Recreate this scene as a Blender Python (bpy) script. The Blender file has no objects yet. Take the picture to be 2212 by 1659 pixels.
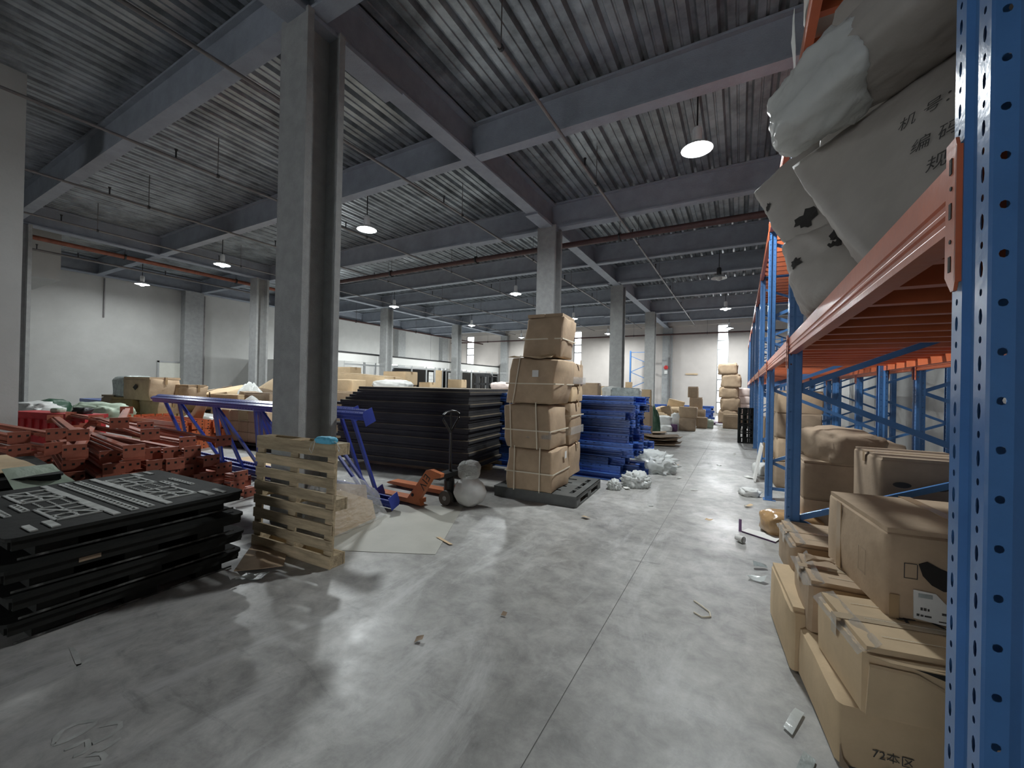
import bpy, bmesh, math, random
from mathutils import Vector, Matrix, Euler, noise
R = math.radians
PI = math.pi
rnd = random.Random(7)
SC = bpy.context.scene
C = SC.collection

# ------------------------------------------------------------------ camera, world, exposure
EYE = 1.55
cam_d = bpy.data.cameras.new('camera')
cam_d.sensor_fit = 'HORIZONTAL'
cam_d.sensor_width = 36.0
cam_d.lens = 36.0 * 877.46 / 2212.0
cam_d.clip_start = 0.03
cam_d.clip_end = 200
cam = bpy.data.objects.new('camera', cam_d)
C.objects.link(cam)
_yaw, _pit, _rol = R(29.342), R(0.257), R(1.243)
_fw = Vector((-math.sin(_yaw) * math.cos(_pit), math.cos(_yaw) * math.cos(_pit), math.sin(_pit)))
_rt = Vector((math.cos(_yaw), math.sin(_yaw), 0))
_up = _rt.cross(_fw)
_r2 = math.cos(_rol) * _rt + math.sin(_rol) * _up
_u2 = -math.sin(_rol) * _rt + math.cos(_rol) * _up
_m = Matrix((_r2, _u2, -_fw)).transposed().to_4x4()
_m.translation = (0, 0, EYE)
cam.matrix_world = _m
SC.camera = cam

W = bpy.data.worlds.new('world')
SC.world = W
W.use_nodes = True
_bg = W.node_tree.nodes['Background']
_bg.inputs[0].default_value = (0.93, 0.96, 1.0, 1)
_bg.inputs[1].default_value = 4.5
SC.view_settings.view_transform = 'Standard'
SC.view_settings.look = 'None'
SC.view_settings.exposure = 0.95
SC.view_settings.gamma = 1.0
SC.view_settings.use_curve_mapping = False
SC.cycles.max_bounces = 7
SC.cycles.diffuse_bounces = 5
SC.cycles.glossy_bounces = 3
SC.cycles.transmission_bounces = 5
SC.cycles.transparent_max_bounces = 10
SC.cycles.caustics_reflective = False
SC.cycles.caustics_refractive = False
SC.cycles.sample_clamp_indirect = 4.0
LAMP_W = 120.0
LAMP_COL = (0.94, 0.99, 1.0)

# ------------------------------------------------------------------ materials
def mat(name, col, rough=0.6, metal=0.0, var=0.0, vscale=6.0, bump=0.0, bscale=40.0, col2=None, obj_var=0.0,
        spec=0.5, emit=None, estr=0.0, stretch=None, sharp=(0.35, 0.65)):
    m = bpy.data.materials.new(name)
    m.use_nodes = True
    nt = m.node_tree
    b = nt.nodes['Principled BSDF']
    b.inputs['Base Color'].default_value = (*col, 1)
    b.inputs['Roughness'].default_value = rough
    b.inputs['Metallic'].default_value = metal
    b.inputs['Specular IOR Level'].default_value = spec
    if emit:
        b.inputs['Emission Color'].default_value = (*emit, 1)
        b.inputs['Emission Strength'].default_value = estr
    tc = nt.nodes.new('ShaderNodeTexCoord')
    out = None
    vec = tc.outputs['Object']
    if stretch:
        mp = nt.nodes.new('ShaderNodeMapping')
        mp.inputs['Scale'].default_value = stretch
        nt.links.new(vec, mp.inputs[0])
        vec = mp.outputs[0]
    if var or col2:
        n = nt.nodes.new('ShaderNodeTexNoise')
        n.inputs['Scale'].default_value = vscale
        n.inputs['Detail'].default_value = 8
        n.inputs['Roughness'].default_value = 0.65
        nt.links.new(vec, n.inputs['Vector'])
        r = nt.nodes.new('ShaderNodeValToRGB')
        r.color_ramp.elements[0].position = sharp[0]
        r.color_ramp.elements[1].position = sharp[1]
        c2 = col2 or tuple(min(1, c * (1 + var)) for c in col)
        c1 = col if col2 else tuple(c * (1 - var) for c in col)
        r.color_ramp.elements[0].color = (*c1, 1)
        r.color_ramp.elements[1].color = (*c2, 1)
        nt.links.new(n.outputs['Fac'], r.inputs[0])
        out = r.outputs[0]
    if obj_var:
        oi = nt.nodes.new('ShaderNodeObjectInfo')
        mr = nt.nodes.new('ShaderNodeMapRange')
        mr.inputs[3].default_value = 1 - obj_var
        mr.inputs[4].default_value = 1 + obj_var
        nt.links.new(oi.outputs['Random'], mr.inputs[0])
        hs = nt.nodes.new('ShaderNodeHueSaturation')
        hs.inputs['Color'].default_value = (*col, 1)
        nt.links.new(mr.outputs[0], hs.inputs['Value'])
        if out:
            nt.links.new(out, hs.inputs['Color'])
        out = hs.outputs[0]
    if out:
        nt.links.new(out, b.inputs['Base Color'])
    if bump:
        n2 = nt.nodes.new('ShaderNodeTexNoise')
        n2.inputs['Scale'].default_value = bscale
        n2.inputs['Detail'].default_value = 5
        nt.links.new(vec, n2.inputs['Vector'])
        bp = nt.nodes.new('ShaderNodeBump')
        bp.inputs['Strength'].default_value = bump
        bp.inputs['Distance'].default_value = 0.02
        nt.links.new(n2.outputs['Fac'], bp.inputs['Height'])
        nt.links.new(bp.outputs[0], b.inputs['Normal'])
    return m

def film_mat(name, col=(0.9, 0.92, 0.92), alpha=0.35, rough=0.12):
    m = bpy.data.materials.new(name)
    m.use_nodes = True
    nt = m.node_tree
    b = nt.nodes['Principled BSDF']
    b.inputs['Base Color'].default_value = (*col, 1)
    b.inputs['Roughness'].default_value = rough
    b.inputs['Alpha'].default_value = alpha
    n2 = nt.nodes.new('ShaderNodeTexNoise')
    n2.inputs['Scale'].default_value = 14
    n2.inputs['Detail'].default_value = 4
    bp = nt.nodes.new('ShaderNodeBump')
    bp.inputs['Strength'].default_value = 0.9
    bp.inputs['Distance'].default_value = 0.05
    nt.links.new(n2.outputs['Fac'], bp.inputs['Height'])
    nt.links.new(bp.outputs[0], b.inputs['Normal'])
    return m

def floor_material():
    m = bpy.data.materials.new('worn_concrete_floor')
    m.use_nodes = True
    nt = m.node_tree
    b = nt.nodes['Principled BSDF']
    tc = nt.nodes.new('ShaderNodeTexCoord')
    def nz(scale, det, stretch=None, rough=0.6, dist=0.0):
        n = nt.nodes.new('ShaderNodeTexNoise')
        n.inputs['Scale'].default_value = scale
        n.inputs['Detail'].default_value = det
        n.inputs['Roughness'].default_value = rough
        n.inputs['Distortion'].default_value = dist
        if stretch:
            mp = nt.nodes.new('ShaderNodeMapping')
            mp.inputs['Scale'].default_value = stretch[:3]
            mp.inputs['Rotation'].default_value = (0, 0, stretch[3] if len(stretch) > 3 else 0)
            nt.links.new(tc.outputs['Object'], mp.inputs[0])
            nt.links.new(mp.outputs[0], n.inputs['Vector'])
        else:
            nt.links.new(tc.outputs['Object'], n.inputs['Vector'])
        return n.outputs['Fac']
    def ramp(src, p0, p1, c0, c1):
        r = nt.nodes.new('ShaderNodeValToRGB')
        r.color_ramp.elements[0].position = p0
        r.color_ramp.elements[1].position = p1
        r.color_ramp.elements[0].color = (*c0, 1)
        r.color_ramp.elements[1].color = (*c1, 1)
        nt.links.new(src, r.inputs[0])
        return r.outputs[0]
    def mix(a, bb, fac, mode='MIX'):
        x = nt.nodes.new('ShaderNodeMix')
        x.data_type = 'RGBA'
        x.blend_type = mode
        if isinstance(fac, float):
            x.inputs[0].default_value = fac
        else:
            nt.links.new(fac, x.inputs[0])
        for s, v in ((6, a), (7, bb)):
            if isinstance(v, tuple):
                x.inputs[s].default_value = (*v, 1)
            else:
                nt.links.new(v, x.inputs[s])
        return x.outputs[2]
    base = ramp(nz(0.55, 9, None, 0.62, 0.6), 0.34, 0.68, (0.27, 0.268, 0.255), (0.47, 0.465, 0.45))
    fine = ramp(nz(5.5, 10, None, 0.72, 0.3), 0.28, 0.74, (0.55, 0.55, 0.55), (1.28, 1.28, 1.26))
    base = mix(base, fine, 1.0, 'MULTIPLY')
    dust = ramp(nz(1.3, 10, (1, 0.35, 1, -0.25), 0.75, 1.2), 0.52, 0.66, (0, 0, 0), (1, 1, 1))
    base = mix(base, (0.52, 0.52, 0.51), mix((0, 0, 0), (0.75, 0.75, 0.75), dust))
    stain = ramp(nz(2.1, 8, (0.5, 1.2, 1, 0.4), 0.7, 2.0), 0.60, 0.70, (0, 0, 0), (1, 1, 1))
    base = mix(base, (0.16, 0.16, 0.152), mix((0, 0, 0), (0.6, 0.6, 0.6), stain))
    speck = ramp(nz(38, 3), 0.66, 0.72, (0, 0, 0), (1, 1, 1))
    base = mix(base, (0.42, 0.42, 0.41), mix((0, 0, 0), (0.35, 0.35, 0.35), speck))
    nt.links.new(base, b.inputs['Base Color'])
    rr = ramp(nz(1.1, 7, None, 0.65, 0.8), 0.35, 0.7, (0.34, 0.34, 0.34), (0.58, 0.58, 0.58))
    nt.links.new(rr, b.inputs['Roughness'])
    b.inputs['Specular IOR Level'].default_value = 0.5
    bp = nt.nodes.new('ShaderNodeBump')
    bp.inputs['Strength'].default_value = 0.10
    bp.inputs['Distance'].default_value = 0.02
    nt.links.new(nz(9, 8), bp.inputs['Height'])
    nt.links.new(bp.outputs[0], b.inputs['Normal'])
    return m

M = {}
M['floor'] = floor_material()
M['joint'] = mat('joint_filler', (0.22, 0.22, 0.21), 0.8)
M['wall'] = mat('grey_painted_plaster', (0.50, 0.50, 0.48), 0.75, var=0.06, vscale=1.3, bump=0.08, bscale=30)
M['wall_warm'] = mat('pale_warm_plaster', (0.55, 0.51, 0.475), 0.75, var=0.06, vscale=0.9, bump=0.06)
M['coat'] = mat('grey_fireproof_coating', (0.33, 0.338, 0.335), 0.85, var=0.10, vscale=7, bump=0.35, bscale=60)
M['beam'] = mat('grey_steel_beam_coating', (0.30, 0.33, 0.38), 0.8, var=0.10, vscale=3, bump=0.3, bscale=50)  # blue tint also stands in for lens flare over the ceiling
M['deck'] = mat('galvanised_decking', (0.29, 0.32, 0.345), 0.36, 0.5, var=0.4, vscale=2.2, bump=0.1, bscale=8)  # steel colour, with flare haze tinted in as extra blue
M['red_pipe'] = mat('dark_red_pipe_paint', (0.075, 0.035, 0.032), 0.5, var=0.2)
M['orange_pipe'] = mat('orange_red_pipe_paint', (0.26, 0.085, 0.05), 0.55, var=0.3)
M['grey_pipe'] = mat('dull_grey_pipe', (0.20, 0.19, 0.19), 0.45, 0.3, var=0.15)
M['card'] = mat('brown_cardboard', (0.40, 0.295, 0.195), 0.85, var=0.10, vscale=5, bump=0.12, bscale=25, obj_var=0.12)
M['card_pale'] = mat('pale_cardboard', (0.56, 0.42, 0.26), 0.85, var=0.08, vscale=4, bump=0.1, bscale=20, obj_var=0.08)
M['card_grey'] = mat('grey_brown_cardboard', (0.30, 0.225, 0.155), 0.85, var=0.12, vscale=4, bump=0.15, bscale=18, obj_var=0.12)
M['card_dirty'] = mat('stained_cardboard', (0.40, 0.28, 0.12), 0.8, col2=(0.26, 0.18, 0.09), vscale=3, bump=0.15)
M['tape'] = mat('brown_packing_tape', (0.36, 0.25, 0.14), 0.22, var=0.1)
M['tape_clear'] = mat('pale_packing_tape', (0.46, 0.37, 0.26), 0.18, var=0.1)
M['strap'] = mat('cream_plastic_strap', (0.66, 0.60, 0.47), 0.5)
M['strap_dark'] = mat('dark_strap', (0.12, 0.09, 0.07), 0.6)
M['paper'] = mat('white_paper', (0.70, 0.70, 0.67), 0.8, var=0.05)
M['ink'] = mat('dark_ink', (0.05, 0.048, 0.045), 0.8)
M['hole'] = mat('dark_inside', (0.02, 0.018, 0.016), 0.9)
M['wood'] = mat('weathered_pallet_wood', (0.42, 0.335, 0.215), 0.8, var=0.28, vscale=3, bump=0.3, bscale=12, stretch=(1, 9, 9), obj_var=0.14)
M['wood_new'] = mat('fresh_pallet_wood', (0.62, 0.50, 0.32), 0.75, var=0.12, vscale=3, stretch=(1, 7, 7), obj_var=0.08)
M['black_plastic'] = mat('dusty_black_plastic', (0.010, 0.011, 0.010), 0.75, col2=(0.020, 0.021, 0.019), vscale=4, bump=0.15, bscale=20, spec=0.25)
M['dull_edge'] = mat('scuffed_plastic_edge', (0.03, 0.031, 0.029), 0.8, col2=(0.17, 0.17, 0.16), vscale=7, sharp=(0.48, 0.66))
M['dusty_rib'] = mat('dust_covered_plastic_rib', (0.42, 0.43, 0.41), 0.8, var=0.2, vscale=9)
M['grey_plastic'] = mat('dark_grey_plastic', (0.10, 0.105, 0.10), 0.6, var=0.15, vscale=6, bump=0.1)
M['board_black'] = mat('black_film_board', (0.021, 0.021, 0.022), 0.6, col2=(0.035, 0.035, 0.037), vscale=2.5, bump=0.15, bscale=14)
M['board_dust'] = mat('dusty_board_face', (0.20, 0.165, 0.12), 0.8, var=0.25, vscale=3)
M['orange'] = mat('orange_rack_paint', (0.50, 0.125, 0.05), 0.32, var=0.14, vscale=2.5, bump=0.05, obj_var=0.12)
M['orange_old'] = mat('faded_orange_rack_paint', (0.38, 0.115, 0.07), 0.5, var=0.2, vscale=3, bump=0.1, obj_var=0.18)
M['orange_jack'] = mat('orange_jack_paint', (0.62, 0.19, 0.07), 0.4, var=0.12, vscale=5)
M['blue'] = mat('blue_rack_paint', (0.07, 0.19, 0.43), 0.26, var=0.12, vscale=3, bump=0.05)
M['blue_dark'] = mat('deep_blue_rack_paint', (0.032, 0.055, 0.32), 0.30, var=0.15, vscale=3, bump=0.05)
M['blue_stack'] = mat('mixed_blue_rack_paint', (0.045, 0.12, 0.42), 0.33, var=0.2, vscale=2.5, bump=0.05, obj_var=0.45)
M['red_plastic'] = mat('red_barrier_plastic', (0.50, 0.035, 0.04), 0.45, var=0.15)
M['white_plastic'] = mat('white_enamel', (0.80, 0.80, 0.77), 0.35)
M['white_door'] = mat('cream_door_paint', (0.74, 0.74, 0.66), 0.4, var=0.03)
M['alu'] = mat('aluminium_frame', (0.40, 0.41, 0.41), 0.4, 0.5)
M['dark_metal'] = mat('dark_metal', (0.035, 0.036, 0.038), 0.4, 0.3)
M['black_gloss'] = mat('black_handle', (0.02, 0.02, 0.022), 0.25)
M['rubber'] = mat('worn_wheel', (0.10, 0.09, 0.08), 0.7)
M['bag_white'] = mat('white_woven_sack', (0.66, 0.67, 0.65), 0.55, var=0.07, vscale=5, bump=0.35, bscale=12)
M['bag_grey'] = mat('grey_kraft_sack', (0.34, 0.315, 0.285), 0.62, var=0.09, vscale=3, bump=0.3, bscale=9)
M['bag_film'] = mat('milky_plastic_film', (0.80, 0.83, 0.82), 0.22, var=0.05, vscale=6, bump=0.5, bscale=9)
M['bag_green'] = mat('pale_green_sack', (0.38, 0.46, 0.36), 0.5, var=0.1, bump=0.4, bscale=10)
M['bag_dgreen'] = mat('dark_green_tarp', (0.03, 0.085, 0.05), 0.45, var=0.2, bump=0.4, bscale=10)
M['bag_pink'] = mat('pale_pink_sack', (0.68, 0.57, 0.53), 0.6, var=0.06, bump=0.4, bscale=10)
M['bale_grey'] = mat('film_wrapped_grey_bale', (0.36, 0.40, 0.39), 0.25, var=0.25, vscale=9, bump=0.6, bscale=14)
M['taped_brown'] = mat('tape_wrapped_parcel', (0.40, 0.25, 0.12), 0.15, var=0.2, vscale=6, bump=0.5, bscale=12)
M['film'] = film_mat('clear_plastic_film', alpha=0.26, rough=0.08)
M['film_milky'] = film_mat('cloudy_plastic_film', (0.75, 0.77, 0.74), 0.62, 0.3)
M['wrap'] = film_mat('stretch_wrap_film', (0.85, 0.86, 0.84), 0.22, 0.1)
M['mask_blue'] = mat('light_blue_mask', (0.12, 0.48, 0.68), 0.7, var=0.05)
M['sheet'] = mat('grey_hardboard_sheet', (0.39, 0.385, 0.34), 0.5, var=0.08, vscale=2, bump=0.05)
M['purple'] = mat('dark_purple_card', (0.08, 0.03, 0.09), 0.5)
M['red_dot'] = mat('red_alarm', (0.6, 0.04, 0.04), 0.4)
M['lamp_on'] = mat('lit_lamp_bulb', (1, 1, 1), 0.5, emit=(0.93, 0.98, 1.0), estr=60.0)
M['bulb_off'] = mat('unlit_bulb', (0.55, 0.56, 0.55), 0.3)
M['reflector'] = mat('lamp_reflector', (0.82, 0.84, 0.84), 0.3, 0.2)

def glass_mat():
    m = bpy.data.materials.new('window_glass')
    m.use_nodes = True
    nt = m.node_tree
    for n in list(nt.nodes):
        if n.type != 'OUTPUT_MATERIAL':
            nt.nodes.remove(n)
    o = [n for n in nt.nodes if n.type == 'OUTPUT_MATERIAL'][0]
    t = nt.nodes.new('ShaderNodeBsdfTransparent')
    g = nt.nodes.new('ShaderNodeBsdfGlossy')
    g.inputs['Roughness'].default_value = 0.03
    f = nt.nodes.new('ShaderNodeFresnel')
    f.inputs['IOR'].default_value = 1.45
    x = nt.nodes.new('ShaderNodeMixShader')
    nt.links.new(f.outputs[0], x.inputs[0])
    nt.links.new(t.outputs[0], x.inputs[1])
    nt.links.new(g.outputs[0], x.inputs[2])
    nt.links.new(x.outputs[0], o.inputs[0])
    return m
M['glass'] = glass_mat()
def add_translucency(m, f):
    nt = m.node_tree
    b = nt.nodes['Principled BSDF']
    o = [n for n in nt.nodes if n.type == 'OUTPUT_MATERIAL'][0]
    t = nt.nodes.new('ShaderNodeBsdfTranslucent')
    t.inputs[0].default_value = (0.93, 0.95, 0.93, 1)
    x = nt.nodes.new('ShaderNodeMixShader')
    x.inputs[0].default_value = f
    nt.links.new(b.outputs[0], x.inputs[1])
    nt.links.new(t.outputs[0], x.inputs[2])
    nt.links.new(x.outputs[0], o.inputs[0])
add_translucency(M['bag_film'], 0.45)

# ------------------------------------------------------------------ mesh building helpers
class MB:
    def __init__(s):
        s.v = []
        s.f = []
    def add(s, vs, fs):
        k = len(s.v)
        s.v += [tuple(v) for v in vs]
        s.f += [tuple(i + k for i in f) for f in fs]
        return s
    def box(s, c, d, rot=None):
        x, y, z = d[0] / 2, d[1] / 2, d[2] / 2
        vs = [Vector(p) for p in ((-x, -y, -z), (x, -y, -z), (x, y, -z), (-x, y, -z), (-x, -y, z), (x, -y, z), (x, y, z), (-x, y, z))]
        if rot is not None:
            q = rot if isinstance(rot, Matrix) else Euler(rot).to_matrix()
            vs = [q @ v for v in vs]
        vs = [v + Vector(c) for v in vs]
        return s.add(vs, ((0, 3, 2, 1), (4, 5, 6, 7), (0, 1, 5, 4), (1, 2, 6, 5), (2, 3, 7, 6), (3, 0, 4, 7)))
    def b2(s, x0, x1, y0, y1, z0, z1):
        return s.box(((x0 + x1) / 2, (y0 + y1) / 2, (z0 + z1) / 2), (abs(x1 - x0), abs(y1 - y0), abs(z1 - z0)))
    def bar(s, p, q, w, h, up=(0, 0, 1)):
        p, q = Vector(p), Vector(q)
        d = (q - p)
        L = d.length
        d.normalize()
        u = Vector(up)
        if abs(d.dot(u)) > 0.98:
            u = Vector((1, 0, 0))
        a = u.cross(d).normalized()
        b = d.cross(a)
        rot = Matrix((d, a, b)).transposed()
        return s.box((p + q) / 2, (L, w, h), rot)
    def tube(s, path, r, n=8, caps=True):
        path = [Vector(p) for p in path]
        rings = []
        for i, p in enumerate(path):
            d = (path[min(i + 1, len(path) - 1)] - path[max(i - 1, 0)]).normalized()
            u = Vector((0, 0, 1)) if abs(d.z) < 0.95 else Vector((1, 0, 0))
            a = u.cross(d).normalized()
            b = d.cross(a)
            rr = r[i] if isinstance(r, (list, tuple)) else r
            rings.append([p + rr * (math.cos(2 * PI * k / n) * a + math.sin(2 * PI * k / n) * b) for k in range(n)])
        vs = [v for g in rings for v in g]
        fs = []
        for i in range(len(path) - 1):
            for k in range(n):
                k2 = (k + 1) % n
                fs.append((i * n + k, i * n + k2, (i + 1) * n + k2, (i + 1) * n + k))
        if caps:
            fs.append(tuple(range(n))[::-1])
            fs.append(tuple((len(path) - 1) * n + k for k in range(n)))
        return s.add(vs, fs)
    def prism(s, pts, vec):
        pts = [Vector(p) for p in pts]
        n = len(pts)
        vs = pts + [p + Vector(vec) for p in pts]
        fs = [tuple(range(n))[::-1], tuple(range(n, 2 * n))]
        for i in range(n):
            j = (i + 1) % n
            fs.append((i, j, n + j, n + i))
        return s.add(vs, fs)
    def lathe(s, prof, n=20, c=(0, 0, 0)):
        c = Vector(c)
        vs, fs = [], []
        for r, z in prof:
            for k in range(n):
                a = 2 * PI * k / n
                vs.append(c + Vector((r * math.cos(a), r * math.sin(a), z)))
        for i in range(len(prof) - 1):
            for k in range(n):
                k2 = (k + 1) % n
                fs.append((i * n + k, i * n + k2, (i + 1) * n + k2, (i + 1) * n + k))
        return s.add(vs, fs)
    def mesh(s, name, m, smooth=None, fixn=True):
        me = bpy.data.meshes.new(name)
        me.from_pydata(s.v, [], s.f)
        if fixn:
            bm = bmesh.new()
            bm.from_mesh(me)
            bmesh.ops.recalc_face_normals(bm, faces=bm.faces)
            bm.to_mesh(me)
            bm.free()
        if smooth is not None:
            me.shade_smooth()
            if smooth < 180:
                me.set_sharp_from_angle(angle=R(smooth))
        me.materials.append(m)
        return me
    def build(s, name, m, parent=None, smooth=None, loc=None, fixn=True):
        o = bpy.data.objects.new(name, s.mesh(name, m, smooth, fixn))
        C.objects.link(o)
        if loc is not None:
            o.location = loc
        if parent is not None:
            o.parent = parent
        return o

def link(name, me, parent=None, loc=(0, 0, 0), rot=(0, 0, 0)):
    o = bpy.data.objects.new(name, me)
    C.objects.link(o)
    o.location = loc
    o.rotation_euler = rot
    if parent is not None:
        o.parent = parent
    return o

def tag(o, label, cat, group=None):
    o['kind'] = 'thing'
    o['label'] = label
    o['category'] = cat
    if group:
        o['group'] = group
    return o

def thing(name, label, cat, loc=(0, 0, 0), rz=0.0, group=None):
    o = bpy.data.objects.new(name, None)
    o.empty_display_size = 0.1
    C.objects.link(o)
    o.location = loc
    o.rotation_euler = rz if isinstance(rz, (tuple, Euler)) else (0, 0, rz)
    return tag(o, label, cat, group)

def struct(o):
    o['kind'] = 'structure'
    return o

KIDS = {}
def dup(root, loc=None, rot=None, label=None, group=None):
    r = root.copy()
    C.objects.link(r)
    if loc is not None:
        r.location = loc
    if rot is not None:
        r.rotation_euler = rot if isinstance(rot, (tuple, Euler)) else (0, 0, rot)
    if label:
        r['label'] = label
    if group:
        r['group'] = group
    if root.name not in KIDS:
        KIDS[root.name] = [(ch, list(ch.children)) for ch in root.children]
    for ch, gs in KIDS[root.name]:
        c = ch.copy()
        C.objects.link(c)
        c.parent = r
        for g in gs:
            d = g.copy()
            C.objects.link(d)
            d.parent = c
    return r

ORD = ('zeroth first second third fourth fifth sixth seventh eighth ninth tenth eleventh twelfth thirteenth fourteenth fifteenth '
       'sixteenth seventeenth eighteenth nineteenth twentieth twenty-first twenty-second twenty-third twenty-fourth twenty-fifth '
       'twenty-sixth twenty-seventh twenty-eighth twenty-ninth thirtieth thirty-first thirty-second thirty-third thirty-fourth '
       'thirty-fifth thirty-sixth').split()

def surf_cube(coords):
    """welded cube-surface grid in [-1,1]^3 over the given 1-d coordinates"""
    key, vs, fs = {}, [], []
    n = len(coords)
    def vid(p):
        k = tuple(round(c, 5) for c in p)
        if k not in key:
            key[k] = len(vs)
            vs.append(Vector(p))
        return key[k]
    for ax in range(3):
        for sgn in (-1, 1):
            for i in range(n - 1):
                for j in range(n - 1):
                    q = []
                    for (a, b) in ((i, j), (i + 1, j), (i + 1, j + 1), (i, j + 1)):
                        p = [0, 0, 0]
                        p[ax] = sgn
                        p[(ax + 1) % 3] = coords[a]
                        p[(ax + 2) % 3] = coords[b]
                        q.append(vid(p))
                    fs.append(tuple(q if sgn > 0 else q[::-1]))
    return vs, fs

CUBE_A = surf_cube([-1, -0.93, -0.5, 0, 0.5, 0.93, 1])
CUBE_B = surf_cube([-1 + 2 * i / 14 for i in range(15)])
CUBE_C = surf_cube([-1 + 2 * i / 8 for i in range(9)])
CUBE_D = surf_cube([-1 + 2 * i / 22 for i in range(23)])

def carton_mb(w, d, h, seed=0, bulge=0.012, dent=0.006, soft=0.008, skew=(0, 0)):
    """cardboard box body, base at z=0: soft edges, slightly bulging and dented faces"""
    vs, fs = CUBE_A
    o = Vector((seed * 3.17, seed * 1.31, seed * 0.77))
    out = []
    for v in vs:
        p = Vector((v.x * w / 2, v.y * d / 2, v.z * h / 2))
        e = [abs(c) > 0.999 for c in v]
        if sum(e) >= 2:
            for k in range(3):
                if e[k]:
                    p[k] -= math.copysign(soft, v[k])
        for k in range(3):
            if e[k]:
                a, b = v[(k + 1) % 3], v[(k + 2) % 3]
                amt = bulge * (1 - a * a) * (1 - b * b)
                if k == 2 and v[k] < 0:
                    amt = 0
                p[k] += math.copysign(amt, v[k])
        q = noise.noise_vector(p * 4.0 + o) * dent
        if v.z < -0.99:
            q.z = 0
        p += q
        t = (v.z + 1) / 2
        p.x += skew[0] * t
        p.y += skew[1] * t
        p.z += h / 2
        out.append(p)
    mb = MB()
    mb.add(out, fs)
    return mb

def strip_round(w, d, h, axis, off, width, lift=0.004, down=None, sk=(0, 0)):
    """a flat tape or strap lying on top of a w*d*h box and folded down both ends"""
    mb = MB()
    down = h if down is None else down
    t = 0.002
    if axis == 'x':      # runs along x at y=off
        a = w / 2 + lift
        mb.b2(-a + sk[0], a + sk[0], off - width / 2 + sk[1], off + width / 2 + sk[1], h + lift, h + lift + t)
        for s_ in (-1, 1):
            mb.add([(s_ * a + sk[0], off - width / 2 + sk[1], h + lift + t), (s_ * a + sk[0], off + width / 2 + sk[1], h + lift + t),
                    (s_ * a + sk[0] * (h - down) / h, off + width / 2, h - down + 0.002), (s_ * a + sk[0] * (h - down) / h, off - width / 2, h - down + 0.002)], ((0, 1, 2, 3),))
    else:
        a = d / 2 + lift
        mb.b2(off - width / 2 + sk[0], off + width / 2 + sk[0], -a + sk[1], a + sk[1], h + lift, h + lift + t)
        for s_ in (-1, 1):
            mb.add([(off - width / 2 + sk[0], s_ * a + sk[1], h + lift + t), (off + width / 2 + sk[0], s_ * a + sk[1], h + lift + t),
                    (off + width / 2, s_ * a + sk[1] * (h - down) / h, h - down + 0.002), (off - width / 2, s_ * a + sk[1] * (h - down) / h, h - down + 0.002)], ((0, 1, 2, 3),))
    return mb

_cn = [0]
def carton(label, loc, size, rz=0.0, group=None, m='card', tape='x', seam=True, tilt=(0, 0), bulge=0.012, dent=0.006,
           skew=(0, 0), straps=None, tape_m='tape', name='carton', cat='box', fold=0.07):
    w, d, h = size
    _cn[0] += 1
    root = carton_mb(w, d, h, _cn[0], bulge, dent, skew=skew).build(name, M[m], smooth=40)
    root.location = loc
    root.rotation_euler = (tilt[0], tilt[1], rz)
    tag(root, label, cat, group)
    lift = bulge + dent * 0.5 + 0.002
    if seam:
        for s_ in (-1, 1):
            fm = MB()
            if tape == 'x':
                fm.b2(-w / 2 + 0.012 + skew[0], w / 2 - 0.012 + skew[0], min(s_ * 0.004, s_ * (d / 2 - 0.01)) + skew[1], max(s_ * 0.004, s_ * (d / 2 - 0.01)) + skew[1], h - 0.006, h + lift - 0.001)
            else:
                fm.b2(min(s_ * 0.004, s_ * (w / 2 - 0.01)) + skew[0], max(s_ * 0.004, s_ * (w / 2 - 0.01)) + skew[0], -d / 2 + 0.012 + skew[1], d / 2 - 0.012 + skew[1], h - 0.006, h + lift - 0.001)
            fm.build('flap', M[m], root)
    if tape:
        strip_round(w, d, h, tape, 0, 0.055, lift, min(fold, h * 0.6), skew).build('tape', M[tape_m], root)
    for st in straps or ():
        strip_round(w, d, h, st[0], st[1], 0.014, lift + 0.003, None, skew).build('strap', M['strap'], root)
    return root

def belt(root, w, d, h, z, width=0.016, lift=0.012, m='strap', skew=(0, 0)):
    """horizontal strap around a carton"""
    mb = MB()
    x, y = w / 2 + lift, d / 2 + lift
    ox, oy = skew[0] * z / h, skew[1] * z / h
    for (a, b) in (((-x, -y), (x, -y)), ((x, -y), (x, y)), ((x, y), (-x, y)), ((-x, y), (-x, -y))):
        mb.bar((a[0] + ox, a[1] + oy, z), (b[0] + ox, b[1] + oy, z), 0.004, width)
    return mb.build('strap', M[m], root)

def blob_mb(size, seed=0, e=0.6, rough=0.05, fold=0.05, flat=-0.75, grid=None, freq=2.2, pinch=None):
    """soft sack: super-ellipsoid with folds and a flattened underside, base at z=0"""
    vs, fs = grid or CUBE_C
    o = Vector((seed * 2.3, seed * 5.1, seed * 1.7))
    out = []
    for v in vs:
        u = v.normalized()
        p = Vector([math.copysign(abs(c) ** e, c) for c in u])
        n1 = noise.noise(p * freq + o)
        n2 = noise.noise(p * freq * 2.7 + o * 1.3)
        rid = 1 - abs(noise.noise(p * freq * 1.6 + o * 0.7)) * 2
        k = 1 + rough * n1 * 2 + rough * 0.6 * n2 + fold * rid
        p *= k
        if pinch:
            t = (p.z + 1) / 2
            p.x *= 1 - pinch * t * t
            p.y *= 1 - pinch * t * t
        if p.z < flat:
            p.z = flat
        out.append(Vector((p.x * size[0] / 2, p.y * size[1] / 2, (p.z - flat) * size[2] / (1 - flat))))
    mb = MB()
    mb.add(out, fs)
    return mb

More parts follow.
